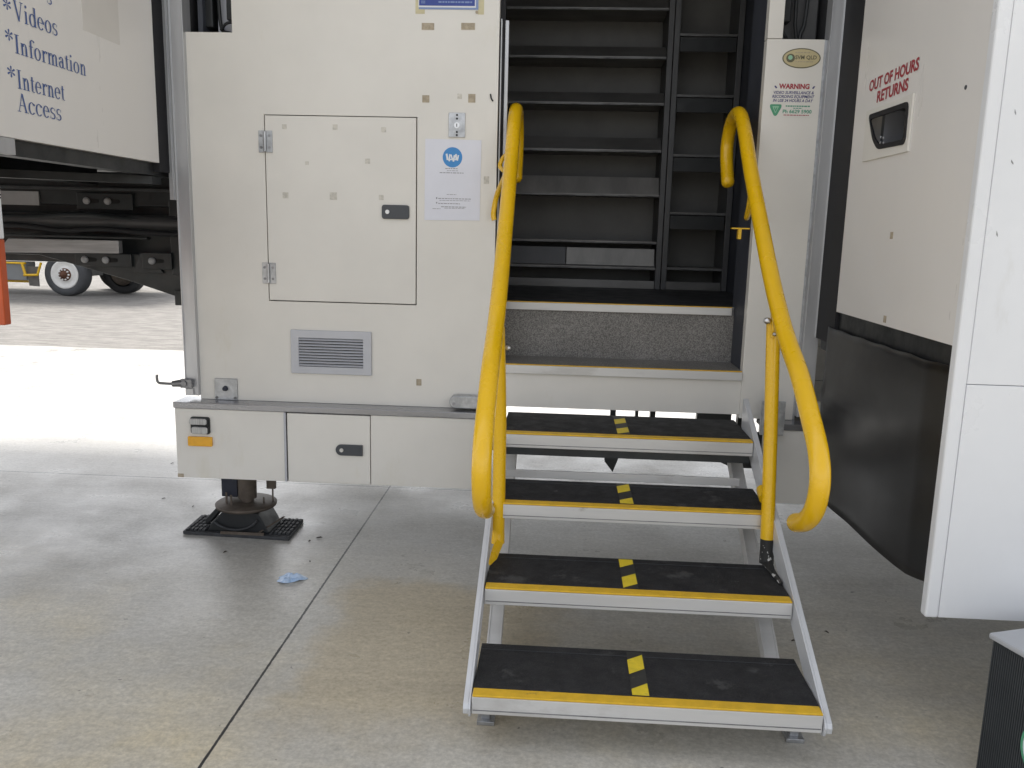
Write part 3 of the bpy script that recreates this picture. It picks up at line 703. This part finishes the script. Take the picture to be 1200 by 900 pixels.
P(MB().tube([(-2.9, .28, 1.36), (-2.5, .27, 1.37), (-2.3, .28, 1.352), (-2.1, .27, 1.362), (-1.9, .28, 1.35), (-1.62, .28, 1.345)], .012, 8), 'air_hose', 'seal', goose)
P(MB().tube([(-2.9, .31, 1.42), (-2.5, .31, 1.405), (-2.2, .31, 1.42), (-1.9, .31, 1.40), (-1.62, .31, 1.41)], .018, 8), 'air_hose', 'chassis', goose)
P(MB().cyl((-4.2, .325, 1.395), (-1.60, .325, 1.395), .034, n=20), 'slide_tube', 'upright', goose)
P(MB().prism([(-1.985, .326, 1.165), (-1.84, .326, 1.165), (-1.915, .326, 1.255), (-1.95, .326, 1.255)], (0, -.01, 0)), 'gusset', 'steelgrey', goose, .002)
P(MB().box(-4.2, -1.66, .32, .349, 1.535, 1.55), 'beam_lip', 'steelgrey', goose, .003)
lr = MB(); lr.box(-1.72, -1.66, -1.08, .30, 1.585, 1.632); lr.box(-2.2, -2.12, -1.08, .30, 1.56, 1.629)
lr.prism([(-2.9, -.9, 1.55), (-1.66, -.12, 1.55), (-1.66, -.04, 1.55), (-2.9, -.82, 1.55)], (0, 0, .03))
P(lr, 'pod_rail', 'black', lp)
P(box(-1.70, -1.635, -1.095, -1.01, 1.585, 1.6325), 'rail_end_block', 'labelgrey', lp, .002)
P(box(-4.2, -1.60, 1.9, 1.95, 1.30, 1.65), 'gooseneck_cross_beam', 'chassis', goose)
# landing leg
leg = P(MB().box(-1.53, -1.455, .13, .30, .16, .64), 'landing_leg', 'jackblue', bevel=.004)
P(MB().box(-1.455, -1.32, .20, .30, .23, .64), 'leg_housing', 'chassis', leg, .004)
P(MB().cyl((-1.415, .15, .155), (-1.415, .15, .4), .042, n=24).cyl((-1.415, .15, .135), (-1.415, .15, .156), .028, n=20), 'leg_screw', 'discbrown', leg)
P(MB().lathe((-1.418, .14, .122), (0, 0, 1), [(0, .001), (0, .135), (.012, .138), (.016, .132), (.016, .001)], 44), 'foot_disc', 'discbrown', leg)
P(box(-1.325, -1.285, .15, .17, .20, .5), 'leg_bracket', 'discbrown', leg)
for q in ((-1.30, -1.294, .15, .156, .12, .2), (-1.336, -1.330, .13, .136, .138, .165), (-1.50, -1.492, .10, .106, .138, .19), (-1.47, -1.462, .08, .086, .138, .185)):
    P(box(*q), 'locking_pin', 'discbrown', leg)


# ================================================================== JACK PAD on the ground
jp = thing('jack_pad', 'black rubber chock and ribbed mat under the trailer landing leg', 'jack pad', (-1.43, .15, 0))
P(MB().prism([(-1.682, .045, .001), (-1.181, .022, .001), (-1.192, .27, .001), (-1.691, .268, .001)], (0, 0, .016)), 'mat', 'padrubber', jp, .003)
for xs in (-1.675, -1.285):
    rb = MB()
    for k in range(5):
        for q in range(5):
            rb.box(xs+k*.019+.004, xs+k*.019+.0165, .052+q*.042+.004*(k % 2), .083+q*.042+.004*(k % 2), .017, .025)
    P(rb, 'mat_ribs', 'padrubber', jp, .0015)
ck = MB(); ck.prism([(-1.57, .06, .018), (-1.285, .055, .018), (-1.300, .055, .05), (-1.335, .055, .112), (-1.50, .055, .112), (-1.555, .06, .055)], (0, .17, 0))
ck.prism([(-1.60, .10, .03), (-1.57, .10, .05), (-1.505, .10, .128), (-1.53, .10, .132), (-1.60, .10, .055)], (0, .08, 0))
P(ck, 'chock', 'black', jp, .004)
arc = [(-1.44+.115*math.cos(R(a)), .046, .118+.085*math.sin(R(a))) for a in range(215, 345, 10)]
P(MB().tube(arc, .006, 6, 2), 'chock_rim', 'padrubber', jp)
P(MB().prism([(-1.345, .03, .019), (-1.335, .03, .019), (-1.235, .12, .075), (-1.245, .12, .078)], (.003, .012, 0)), 'chock_strap', 'discbrown', jp)
P(box(-1.50, -1.30, .028, .034, .017, .03), 'chock_lip', 'discbrown', jp)

# ================================================================== ENTRY STAIRS
ST = thing('entry_stairs', 'aluminium four-step entry stairs with black treads and bent yellow handrails', 'stairs', (.265, -.75, 0))
PS = lambda mb, name, m, parent=ST, bevel=0., label=None: mb.build(name, m, parent, bevel, label)
XL, XR = -.203, .733
steps = [(-.434, .653), (-.757, .485), (-1.080, .319), (-1.430, .164)]
for i, (yf, zt) in enumerate(steps):
    d = (.37, .285, .285, .295)[i]
    t = PS(MB().box(XL, XR, yf, yf+d, zt-.058, zt-.007), 'tread', 'aluh', bevel=.003)
    PS(MB().box(XL+.001, XR-.001, yf+.0375, yf+d-.005, zt-.0065, zt), 'tread_mat', 'mat', t, .0015)
    PS(MB().box(XL+.002, XR-.002, yf-.001, yf+.037, zt-.0065, zt-.0005), 'nosing_strip', 'nosing', t, .0015)
    PS(box(XL+.004, XR-.004, yf-.0012, yf, zt-.047, zt-.0445), 'front_groove', 'steel', t)
    if i == 0: PS(box(XL+.01, XR-.01, yf+.012, yf+.035, zt-.088, zt-.0585), 'tread_channel', 'chassis', t)
    PS(box(XL+.003, XR-.003, yf+d-.042, yf+d-.0405, zt+.0001, zt+.0007), 'mat_seam', 'latch', t)
    # hazard tape across the tread
    xo = .233 - .004*i if i < 3 else .232
    wdt, ln = .047, d-.055
    sk_ = .002
    per = .080; y0 = yf+.040
    tp = PS(MB().prism([(xo, y0, zt+.0002), (xo+wdt, y0, zt+.0002), (xo+wdt+sk_, y0+ln, zt+.0002), (xo+sk_, y0+ln, zt+.0002)], (0, 0, .0006)), 'hazard_tape', 'tapeblack', t)
    ys = MB(); k = 0; ph = [.0, -.045, .0, -.05][i]
    rise = -.034
    while True:
        a = y0+k*2*per+ph
        if a > y0+ln: break
        q = [(xo+.0005, a), (xo+wdt-.0005, a-rise), (xo+wdt-.0005, a+per-rise), (xo+.0005, a+per)]
        # clip to the tape
        def clip(poly, ylim, keep_low):
            out = []
            for j in range(len(poly)):
                p, r_ = poly[j], poly[(j+1) % len(poly)]
                ip = (p[1] <= ylim) if keep_low else (p[1] >= ylim); ir = (r_[1] <= ylim) if keep_low else (r_[1] >= ylim)
                if ip: out.append(p)
                if ip != ir: u = (ylim-p[1])/(r_[1]-p[1]); out.append((p[0]+(r_[0]-p[0])*u, ylim))
            return out
        q = clip(clip(q, y0, False), y0+ln, True)
        if len(q) >= 3: ys.prism([(x, y, zt+.0010) for x, y in q], (0, 0, .0005))
        k += 1
    if ys.v: PS(ys, 'tape_stripes', 'yellowtape', t)
# stringers
def stringer(x, sgn):
    s = MB()
    pts = [(-1.440, .112), (-1.443, .128), (-1.436, .140), (-.20, .770), (-.20, .655), (-1.385, .090), (-1.415, .092), (-1.432, .100)]
    s.prism([(x, a, b_) for a, b_ in pts], (sgn*.006, 0, 0))
    # front flange
    q = [(-1.440, .112), (-1.443, .128), (-1.436, .140), (-.20, .770), (-.20, .757), (-1.428, .130), (-1.432, .124), (-1.432, .112)]
    s.prism([(x+sgn*.006, a, b_) for a, b_ in q], (sgn*.014, 0, 0))
    o = PS(s, 'stringer', 'stringer', bevel=.0015)
    for a, b_ in ((-1.33, .13), (-1.0, .305), (-.68, .46), (-.40, .60)): PS(MB().cyl((x-sgn*.004, a+.06, b_), (x+sgn*.014, a+.06, b_), .008, n=8), 'stringer_bolt', 'steel', o)
    return o
stringer(XL-.002, -1); stringer(XR+.002, 1)
for x0 in (XL+.004, XR-.049):
    s = MB(); s.prism([(x0, -1.12, .02), (x0, -.18, .60), (x0, -.18, .54), (x0, -1.06, .0)], (.006, 0, 0)); s.prism([(x0+.04, -1.12, .02), (x0+.04, -.18, .60), (x0+.04, -.18, .54), (x0+.04, -1.06, .0)], (.006, 0, 0)); s.prism([(x0+.006, -1.117, .019), (x0+.006, -.18, .597), (x0+.006, -.18, .59), (x0+.006, -1.111, .014)], (.034, 0, 0))
    o = PS(s, 'rear_strut', 'aluh', bevel=.001)
PS(box(XL+.01, XR-.045, -.452, -.44, .484, .513), 'cross_bar', 'aluh', bevel=.001)
for x in (XL+.005, XR-.055):
    f = MB(); f.box(x, x+.05, -1.315, -1.255, 0.0005, .012); f.box(x+.012, x+.036, -1.30, -1.27, .012, .107)
    PS(f, 'foot', 'zinc', bevel=.001)
# handrails
prof = [(.245, 1.625), (.305, 1.720), (.318, 1.80), (.244, 1.878), (.108, 1.892), (-.015, 1.820), (-.197, 1.644), (-.451, 1.422), (-.652, 1.254), (-.862, 1.108), (-1.057, 1.007), (-1.197, .911), (-1.289, .839), (-1.325, .767), (-1.304, .689), (-1.241, .631), (-1.15, .592)]
rr = PS(MB().tube([(.700, a, b_) for a, b_ in prof], .0275, 24, 6, dome=True), 'handrail', 'yellow')
rl = PS(MB().tube([(-.2105+.0135*(.1-a)/1.4, a, b_) for a, b_ in prof], .0275, 24, 6, dome=True), 'handrail', 'yellow')
PS(MB().tube([(.7205, -.782, .37), (.712, -.745, .75), (.702, -.700, 1.135)], .0225, 20), 'rail_post', 'yellow', rr)
PS(MB().tube([(-.188, -.745, .35), (-.1895, -.745, .75), (-.199, -.80, 1.09)], .0225, 20), 'rail_post', 'yellow', rl)
# right post foot: flattened, worn black
PS(MB().tube([(.7205, -.782, .405), (.7208, -.785, .36), (.7205, -.790, .322)], .0236, 18), 'post_sleeve', 'scuff', rr)
PS(MB().prism([(.700, -.785, .322), (.7315, -.785, .350), (.7315, -.86, .3245), (.7315, -.96, .3225), (.722, -.97, .3215), (.71, -.86, .3215)], (0, 0, .006)), 'post_tab', 'scuff', rr, .002)
PS(MB().cyl((.735, -.76, .40), (.752, -.76, .40), .010, n=10), 'post_bolt', 'steel', rr)
# left post foot: crushed yellow tab
PS(MB().tube([(-.188, -.745, .37), (-.187, -.75, .335)], .0232, 18, 2), 'post_sleeve', 'yellow', rl)
PS(MB().prism([(-.176, -.75, .352), (-.166, -.76, .338), (-.180, -.86, .3215), (-.200, -.92, .3205), (-.199, -.88, .3235), (-.192, -.81, .34)], (-.008, 0, .010)), 'post_tab', 'yellow', rl, .003)
# rail brackets and bolts
b = MB(); b.box(.690, .7005, -.735, -.705, 1.075, 1.165); PS(b, 'rail_bracket', 'yellow', rr, .002)
PS(MB().lathe((.684, -.72, 1.130), (-1, 0, 0), [(0, .011), (.010, .011), (.017, .006), (.018, .0005)], 14), 'rail_bolt', 'silver', rr)
PS(MB().lathe((.7, -.742, 1.09), (-.4, -1, 0), [(0, .007), (.008, .007), (.013, .004), (.014, .0005)], 12), 'rail_bolt', 'silver', rr)
PS(MB().tube([(.716, -.17, 1.64), (.722, -.11, 1.53), (.718, -.10, 1.47), (.712, -.24, 1.56)], .010, 8), 'rail_bracket', 'yellow', rr)
PS(MB().tube([(.735, -.60, .52), (.732, -.66, .505)], .020, 14), 'rail_socket', 'yellow', rr)
PS(MB().tube([(-.215, -.10, 1.705), (-.247, -.03, 1.690), (-.262, -.03, 1.655), (-.240, -.08, 1.63)], .009, 8), 'rail_bracket', 'yellow', rl)
PS(MB().tube([(-.222, -.20, 1.62), (-.268, -.05, 1.545), (-.284, -.03, 1.47), (-.280, -.03, 1.44)], .011, 8), 'rail_bracket', 'yellow', rl)
PS(MB().lathe((-.2865, -.0, 1.085), (0, -1, 0), [(0, .009), (.012, .009), (.018, .005), (.019, .0005)], 12), 'rail_bolt', 'silver', rl)
PS(MB().lathe((-.172, -.77, 1.02), (1, -.4, 0), [(0, .008), (.01, .008), (.015, .004), (.016, .0005)], 12), 'rail_bolt', 'silver', rl)

# ================================================================== BOOKSHELVES inside
YS = 1.35
def shelving(name, label, x0, x1, zs, lips, group):
    t = thing(name, label, 'bookshelf', ((x0+x1)/2, YS+.14, 1.0885), group)
    PB = lambda mb, nm, m, parent=t, bevel=.001: mb.build(nm, m, parent, bevel)
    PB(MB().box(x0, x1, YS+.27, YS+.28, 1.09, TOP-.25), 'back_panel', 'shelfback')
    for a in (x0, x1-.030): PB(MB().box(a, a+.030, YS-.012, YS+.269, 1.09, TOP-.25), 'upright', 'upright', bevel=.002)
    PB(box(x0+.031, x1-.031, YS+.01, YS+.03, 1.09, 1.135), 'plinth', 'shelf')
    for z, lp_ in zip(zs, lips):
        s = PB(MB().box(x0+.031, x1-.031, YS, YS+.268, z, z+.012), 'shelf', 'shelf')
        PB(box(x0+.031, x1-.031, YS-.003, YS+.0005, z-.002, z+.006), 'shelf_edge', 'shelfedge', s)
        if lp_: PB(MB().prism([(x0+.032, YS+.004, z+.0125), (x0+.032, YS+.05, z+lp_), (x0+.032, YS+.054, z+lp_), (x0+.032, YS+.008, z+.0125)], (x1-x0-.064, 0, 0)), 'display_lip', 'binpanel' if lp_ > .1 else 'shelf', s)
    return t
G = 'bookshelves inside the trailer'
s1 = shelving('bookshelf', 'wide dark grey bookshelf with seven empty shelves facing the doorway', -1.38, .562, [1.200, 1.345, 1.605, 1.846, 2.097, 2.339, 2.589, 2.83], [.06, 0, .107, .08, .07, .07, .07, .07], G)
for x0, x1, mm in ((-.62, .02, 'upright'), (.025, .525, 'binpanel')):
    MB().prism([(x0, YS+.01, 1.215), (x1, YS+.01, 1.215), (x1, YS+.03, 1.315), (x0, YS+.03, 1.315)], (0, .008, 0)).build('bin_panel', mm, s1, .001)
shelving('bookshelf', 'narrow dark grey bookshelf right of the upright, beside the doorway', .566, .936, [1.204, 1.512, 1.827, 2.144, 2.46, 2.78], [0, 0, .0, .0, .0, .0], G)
for z in (1.505, 1.82, 2.137, 2.453):
    s1_ = MB().box(.60, .90, YS-.004, YS+.002, z-.075, z+.0)
    s1_.build('shelf_front', 'black', bpy.data.objects['bookshelf.001'], .001)

# ================================================================== SIGNS AND NOTICES on the wall
n = thing('notice_paper', 'white paper notice with a blue disc taped beside the hatch', 'notice', (-.456, -.002, 1.435))
MB().prism([(-.570, -.0012, 1.758), (-.341, -.0012, 1.756), (-.343, -.0012, 1.437), (-.572, -.0012, 1.434)], (0, -.0008, 0)).build('sheet', 'paper', n)
MB().cyl((-.458, -.0019, 1.687), (-.458, -.0024, 1.687), .040, n=40).build('blue_disc', 'bluedisc', n)
wm = MB()
for x, z, ww, h, a in ((-.480, 1.689, .008, .024, .2), (-.470, 1.685, .006, .028, -.1), (-.461, 1.687, .006, .022, .3), (-.452, 1.683, .007, .026, -.2), (-.443, 1.688, .007, .024, .1), (-.436, 1.685, .006, .022, -.2), (-.462, 1.678, .04, .005, 0)):
    c_, s_ = math.cos(a), math.sin(a)
    wm.prism([(x+u*c_*ww-v*s_*h, -.0026-.0002*abs(a), z+u*s_*ww+v*c_*h) for u, v in ((-.5, -.5), (.5, -.5), (.5, .5), (-.5, .5))], (0, -.0002, 0))
wm.build('disc_print', 'signwhite', n)
ln = MB()
for x0, x1, z, h in ((-.487, -.437, 1.641, .003), (-.480, -.435, 1.633, .002), (-.510, -.412, 1.624, .003), (-.480, -.440, 1.538, .002), (-.515, -.380, 1.521, .003), (-.510, -.382, 1.514, .002), (-.515, -.425, 1.501, .003), (-.503, -.400, 1.488, .003), (-.490, -.403, 1.483, .002), (-.538, -.505, 1.480, .002), (-.524, -.519, 1.520, .007), (-.524, -.519, 1.502, .006)):
    x = x0
    while x < x1:
        e = min(x1, x+random.uniform(.006, .016)); ln.box(x, e, -.0024, -.0020, z, z+h); x = e+.0025
ln.build('printed_lines', 'ink', n)
# blue sign at the top
n = thing('blue_wall_sign', 'blue printed sign with white border at the top of the wall, cream tape behind it', 'sign', (-.49, -.004, 2.26))
MB().box(-.612, -.585, -.0010, 0, 2.235, 2.55).box(-.364, -.340, -.0010, 0, 2.235, 2.55).box(-.585, -.575, -.001, 0, 2.235, 2.262).build('tape_backing', 'masking', n)
MB().box(-.598, -.362, -.0024, -.0012, 2.252, 2.55).build('border', 'signbluegrey', n)
MB().box(-.600, -.372, -.0036, -.0025, 2.259, 2.55).build('white_border', 'signwhite', n)
MB().box(-.597, -.376, -.0046, -.0037, 2.265, 2.55).build('sign_face', 'bluesign', n)
pm = MB()
x = -.520
while x < -.384:
    e = min(-.384, x+random.uniform(.006, .02)); pm.box(x, e, -.0052, -.0047, 2.276, 2.2815); x = e+.003
for k in range(4):
    for q in range(3): pm.box(-.588+q*.0055, -.584+q*.0055, -.0052, -.0047, 2.273+k*.006, 2.2765+k*.006)
pm.build('printed_lines', 'signbluegrey', n)
MB().cyl((-.368, -.001, 2.243), (-.368, -.004, 2.243), .006, n=8).build('adhesive_blob', 'residue', n)
# oval sticker
def ell(cx, cz, rx, rz, y, th=.0004, nn=44): return MB().prism([(cx+rx*math.cos(2*math.pi*i/nn), y, cz+rz*math.sin(2*math.pi*i/nn)) for i in range(nn)], (0, -th, 0))
n = thing('oval_sticker', 'cream oval sticker with olive rim above the warning sticker', 'sticker', (.904, -.001, 2.055))
ell(.904, 2.087, .0735, .0375, -.0004).build('rim', 'ovalrim', n)
ell(.904, 2.087, .0690, .0335, -.0010).build('face', 'oval', n)
ell(.862, 2.087, .0165, .0160, -.0016).build('emblem', 'ovalrim', n)
ell(.861, 2.089, .0085, .0085, -.0022).build('emblem_centre', 'shieldlight', n)
text_mb('SVM QLD', (.880, 0, 2.0835), (1, 0, 0), UZ, .082, .0145, .025, 0, .0020).build('lettering', 'ovalrim', n)
lm_ = MB()
for x0, x1, z, h in ((.878, .935, 2.1065, .0025), (.882, .950, 2.0725, .003)):
    x = x0
    while x < x1: e = min(x1, x+random.uniform(.004, .012)); lm_.box(x, e, -.0020, -.0016, z, z+h); x = e+.002
lm_.build('printed_lines', 'residue', n)
# warning sticker
n = thing('warning_sticker', 'warning sticker in red, navy and green lettering beside the doorway', 'sticker', (.893, -.001, 1.866))
MB().box(.797, .985, -.0008, -.0003, 1.864, 1.998).build('film', 'white', n)
X1 = (1, 0, 0)
text_mb('WARNING', (.826, 0, 1.9735), X1, UZ, .118, .0185, .045, 0, .0012).build('heading', 'redtext', n)
for s_, x0, z, ww in (('VIDEO SURVEILLANCE &', .807, 1.9535, .156), ('RECORDING EQUIPMENT', .803, 1.9385, .163), ('IN USE 24 HOURS A DAY', .807, 1.9235, .155)):
    text_mb(s_, (x0, 0, z), X1, UZ, ww, .0112, .025, .2, .0012).build('lettering', 'navytext', n)
text_mb('Ph 6629 5900', (.848, 0, 1.8815), X1, UZ, .112, .0135, .03, 0, .0012).build('lettering', 'greentext', n)
lm_ = MB()
for x0, x1, z, h in ((.858, .952, 1.9055, .005), (.888, .922, 1.8985, .003)):
    x = x0
    while x < x1: e = min(x1, x+random.uniform(.004, .012)); lm_.box(x, e, -.0016, -.0012, z, z+h); x = e+.002
lm_.build('printed_lines', 'greentext', n)
lm_ = MB(); x = .852
while x < .952: e = min(.952, x+random.uniform(.004, .012)); lm_.box(x, e, -.0016, -.0012, 1.8725, 1.8755); x = e+.002
lm_.build('printed_lines', 'redtext', n)
MB().prism([(a, -.0009, b_) for a, b_ in rounded([(.797, 1.914), (.842, 1.914), (.842, 1.903), (.825, 1.870), (.815, 1.870), (.797, 1.903)], .006)], (0, -.0005, 0)).build('shield', 'shield', n)
MB().prism([(a, -.0015, b_) for a, b_ in rounded([(.806, 1.907), (.833, 1.907), (.8195, 1.879)], .004)], (0, -.0004, 0)).build('shield_mark', 'shieldlight', n)
MB().prism([(.8125, -.002, 1.902), (.8165, -.002, 1.902), (.8195, -.002, 1.893), (.8225, -.002, 1.902), (.8265, -.002, 1.902), (.8205, -.002, 1.886), (.8185, -.002, 1.886)], (0, -.0003, 0)).build('shield_letter', 'shield', n)
for x, s_ in ((.808, 1), (.966, -1)):
    MB().prism([(x, -.0009, 1.983), (x+s_*.006, -.0009, 1.984), (x+s_*.012, -.0009, 1.976), (x+s_*.007, -.0009, 1.973)], (0, -.0005, 0)).build('camera_mark', 'navytext', n)

# ================================================================== PARKED TRUCK out on the gravel
tk = thing('parked_truck', 'dark truck with white wheel rims parked on the gravel beyond the trailer', 'truck', (-11, 12.5, -.012))
GZ = -.012
def wheel(x, y, r, dark=False):
    c = (x, y, GZ+r)
    t = MB().lathe(c, (0, -1, 0), [(-.26, r*.55), (-.26, r*.93), (-.24, r), (-.03, r), (0, r*.95), (.005, r*.80), (.0, r*.68), (-.02, r*.65)], 44).build('tyre', 'tyredark' if dark else 'rubber', tk)
    if not dark:
        MB().lathe(c, (0, -1, 0), [(-.02, r*.665), (.002, r*.665), (.004, r*.60), (-.02, r*.50), (-.03, r*.36), (-.02, r*.34), (-.015, r*.001)], 40).build('wheel_rim', 'rim', t)
        MB().lathe(c, (0, -1, 0), [(-.014, r*.30), (.01, r*.28), (.012, r*.17), (.05, r*.15), (.06, r*.001)], 30).build('hub', 'rust', t)
        nb = MB()
        for k in range(10):
            a = 2*math.pi*k/10; p = Vector((x+r*.235*math.cos(a), y-.011, GZ+r+r*.235*math.sin(a))); nb.cyl(p, p+Vector((0, -.025, 0)), .016, n=6)
        nb.build('wheel_nuts', 'rim', t)
    else:
        MB().lathe(c, (0, -1, 0), [(-.02, r*.585), (-.09, r*.5), (-.10, r*.001)], 30).build('wheel_rim', 'discbrown', t)
wheel(-9.27, 11.76, .40); wheel(-8.62, 12.60, .39, True); wheel(-13.4, 11.76, .40); wheel(-13.4, 13.6, .40, True); wheel(-9.27, 13.6, .40, True)
b = MB(); b.box(-15, -7.6, 12.1, 12.3, .62, .85); b.box(-15, -7.6, 13.1, 13.3, .62, .85); b.box(-9.32, -9.22, 12.0, 13.4, .32, .45); b.box(-13.45, -13.35, 12.0, 13.4, .32, .45); b.box(-9.9, -8.2, 11.75, 13.65, .86, .92)
b.build('chassis', 'chassis', tk)
MB().box(-15, -7.6, 11.72, 13.65, .93, 1.02).build('tray', 'truckgrey', tk, .01)
MB().box(-13.0, -7.62, 11.75, 13.62, 1.021, 2.9).build('body', 'truckgrey', tk, .02)
cabm = MB().prism([(-15.2, 11.8, .6), (-13.05, 11.8, .6), (-13.05, 11.8, 2.5), (-14.4, 11.8, 2.5), (-15.0, 11.8, 1.6), (-15.2, 11.8, 1.5)], (0, 1.8, 0)).build('cab', 'rim', tk, .03)
MB().prism([(-14.85, 11.79, 1.6), (-13.6, 11.79, 1.6), (-13.6, 11.79, 2.3), (-14.42, 11.79, 2.3)], (0, .008, 0)).build('cab_window', 'gap', cabm)
MB().box(-10.9, -10.02, 11.78, 12.08, .26, .60).build('side_box', 'truckgrey', tk, .01)
MB().prism([(-10.03, 11.80, .52), (-9.80, 11.80, .52), (-9.80, 11.80, .15), (-9.99, 11.80, .16)], (0, .02, 0)).build('mudflap', 'mudflap', tk)
fr = MB(); fr.tube([(-10.9, 11.72, .585), (-10.03, 11.72, .58), (-10.025, 11.72, .578)], .020, 8, 2); fr.tube([(-10.05, 11.72, .58), (-10.0, 11.72, .37)], .026, 8, 2); fr.tube([(-10.03, 11.72, .36), (-9.77, 11.72, .37)], .024, 8, 2); fr.tube([(-9.77, 11.72, .36), (-9.68, 11.72, .60)], .022, 8, 2)
fr.build('side_guard', 'yellow', tk)
MB().box(-10.9, -10.0, 12.0, 12.1, .20, .245).build('rear_bumper_bar', 'yellow', tk)
MB().lathe((-9.27, 11.95, .62), (0, 1, 0), [(0, .1), (0, .001), (.3, .001), (.3, .1)], 20).build('air_tank', 'chassis', tk)

# ================================================================== RIBBED BOX at the lower right
bx = thing('ribbed_box', 'dark ribbed box with pale grey lid on the slab under the right pod', 'box', (1.127, -1.441, 0))
ang = R(19.5); e1 = Vector((math.cos(ang), math.sin(ang), 0)); e2 = Vector((math.sin(ang), -math.cos(ang), 0)); o0 = Vector((1.127, -1.441, 0))
def bq(a, b_, z): return o0+e1*a+e2*b_+Vector((0, 0, z))
mb = MB(); mb.prism([bq(.004, .004, .02), bq(.46, .004, .02), bq(.46, .40, .02), bq(.004, .40, .02)], (0, 0, .385)); mb.build('body', 'boxrib', bx)
rbm = MB()
for k in range(62): rbm.prism([bq(0, .008+k*.0063, .02), bq(.004, .008+k*.0063, .02), bq(.004, .0112+k*.0063, .02), bq(0, .0112+k*.0063, .02)], (0, 0, .385))
for k in range(45): rbm.prism([bq(.01+k*.01, .40, .02), bq(.0145+k*.01, .40, .02), bq(.0145+k*.01, .404, .02), bq(.01+k*.01, .404, .02)], (0, 0, .385))
rbm.build('ribs', 'boxrib', bx)
MB().prism([bq(-.006, -.004, .4055), bq(.467, -.004, .4055), bq(.467, .41, .4055), bq(-.006, .41, .4055)], (0, 0, .016)).build('lid', 'boxlid', bx, .005)
lbp = [(.105+.05*math.cos(2*math.pi*i/28), .13+.045*math.sin(2*math.pi*i/28)) for i in range(28)]
MB().prism([bq(-.001, a+.085, z) for a, z in [(.10+.062*math.cos(2*math.pi*i/28), .20+.075*math.sin(2*math.pi*i/28)) for i in range(28)]], -e1*.001).build('label_border', 'shield', bx)
MB().prism([bq(-.0022, a+.085, z) for a, z in [(.10+.054*math.cos(2*math.pi*i/28), .20+.067*math.sin(2*math.pi*i/28)) for i in range(28)]], -e1*.001).build('label_face', 'signwhite', bx)
for a in (.02, .39):
    for b_ in (.02, .34): MB().prism([bq(a, b_, .0005), bq(a+.05, b_, .0005), bq(a+.05, b_+.05, .0005), bq(a, b_+.05, .0005)], (0, 0, .02)).build('foot', 'gap', bx)

# ================================================================== SMALL THINGS on the slab
def scrap():
    mb = MB(); N = 28; rings = 7; vs = [(-1.042, -.384, .022)]; fs = []
    for r in range(1, rings+1):
        for i in range(N):
            a = 2*math.pi*i/N; k = r/rings
            rad = k*(1+.16*math.sin(3*a+.6)+.08*math.sin(7*a))
            x = -1.042+.054*rad*math.cos(a)+.012*math.sin(a)*k; y = -.384+.040*rad*math.sin(a)
            z = .003+.020*(1-k**2)+.007*math.sin(5*a+4*k)*k*(1-k*.6)+.005*math.sin(11*k*3+a*2)*(1-k)
            vs.append((x, y, max(.001, z)))
    for i in range(N): fs.append((0, 1+i, 1+(i+1) % N))
    for r in range(rings-1):
        for i in range(N):
            a = 1+r*N+i; b_ = 1+r*N+(i+1) % N; fs.append((a, a+N, b_+N, b_))
    mb.add(vs, fs, False)
    tag(mb.build('plastic_scrap', 'bluescrap'), 'small crumpled light blue plastic scrap lying on the concrete', 'scrap')
scrap()
leaf0 = None
for i, (x, y, s, a) in enumerate([(-1.06, .075, .016, .3), (-1.09, .03, .009, 1.2), (-2.0, .52, .010, .4), (-1.97, 1.5, .012, 2.0), (-1.80, .42, .008, 1.1), (-1.41, -.14, .010, .9), (-1.02, -.20, .006, 2.2), (.55, .95, .010, .4), (.93, -.42, .012, 1.0), (1.0, -.62, .009, 2.4), (.86, -.7, .008, .2), (-2.25, 1.15, .010, .7)]):
    if leaf0 is None:
        mb = MB(); P5 = [(-.016, 0, .001), (-.006, .007, .0035), (.008, .006, .005), (.017, .001, .002), (.007, -.007, .0045), (-.007, -.006, .003)]
        mb.prism(P5, (0, 0, .0015)); leaf0 = mb.build('dry_leaf', 'leaf'); o = leaf0
    else:
        o = leaf0.copy(); C.objects.link(o)
    o.location = (x, y, .001); o.scale = (s/.017,)*2+(1,); o.rotation_euler = (0, 0, a)
    tag(o, 'tiny dark dry leaf fragment lying on the concrete', 'leaf', 'leaf fragments on the slab')
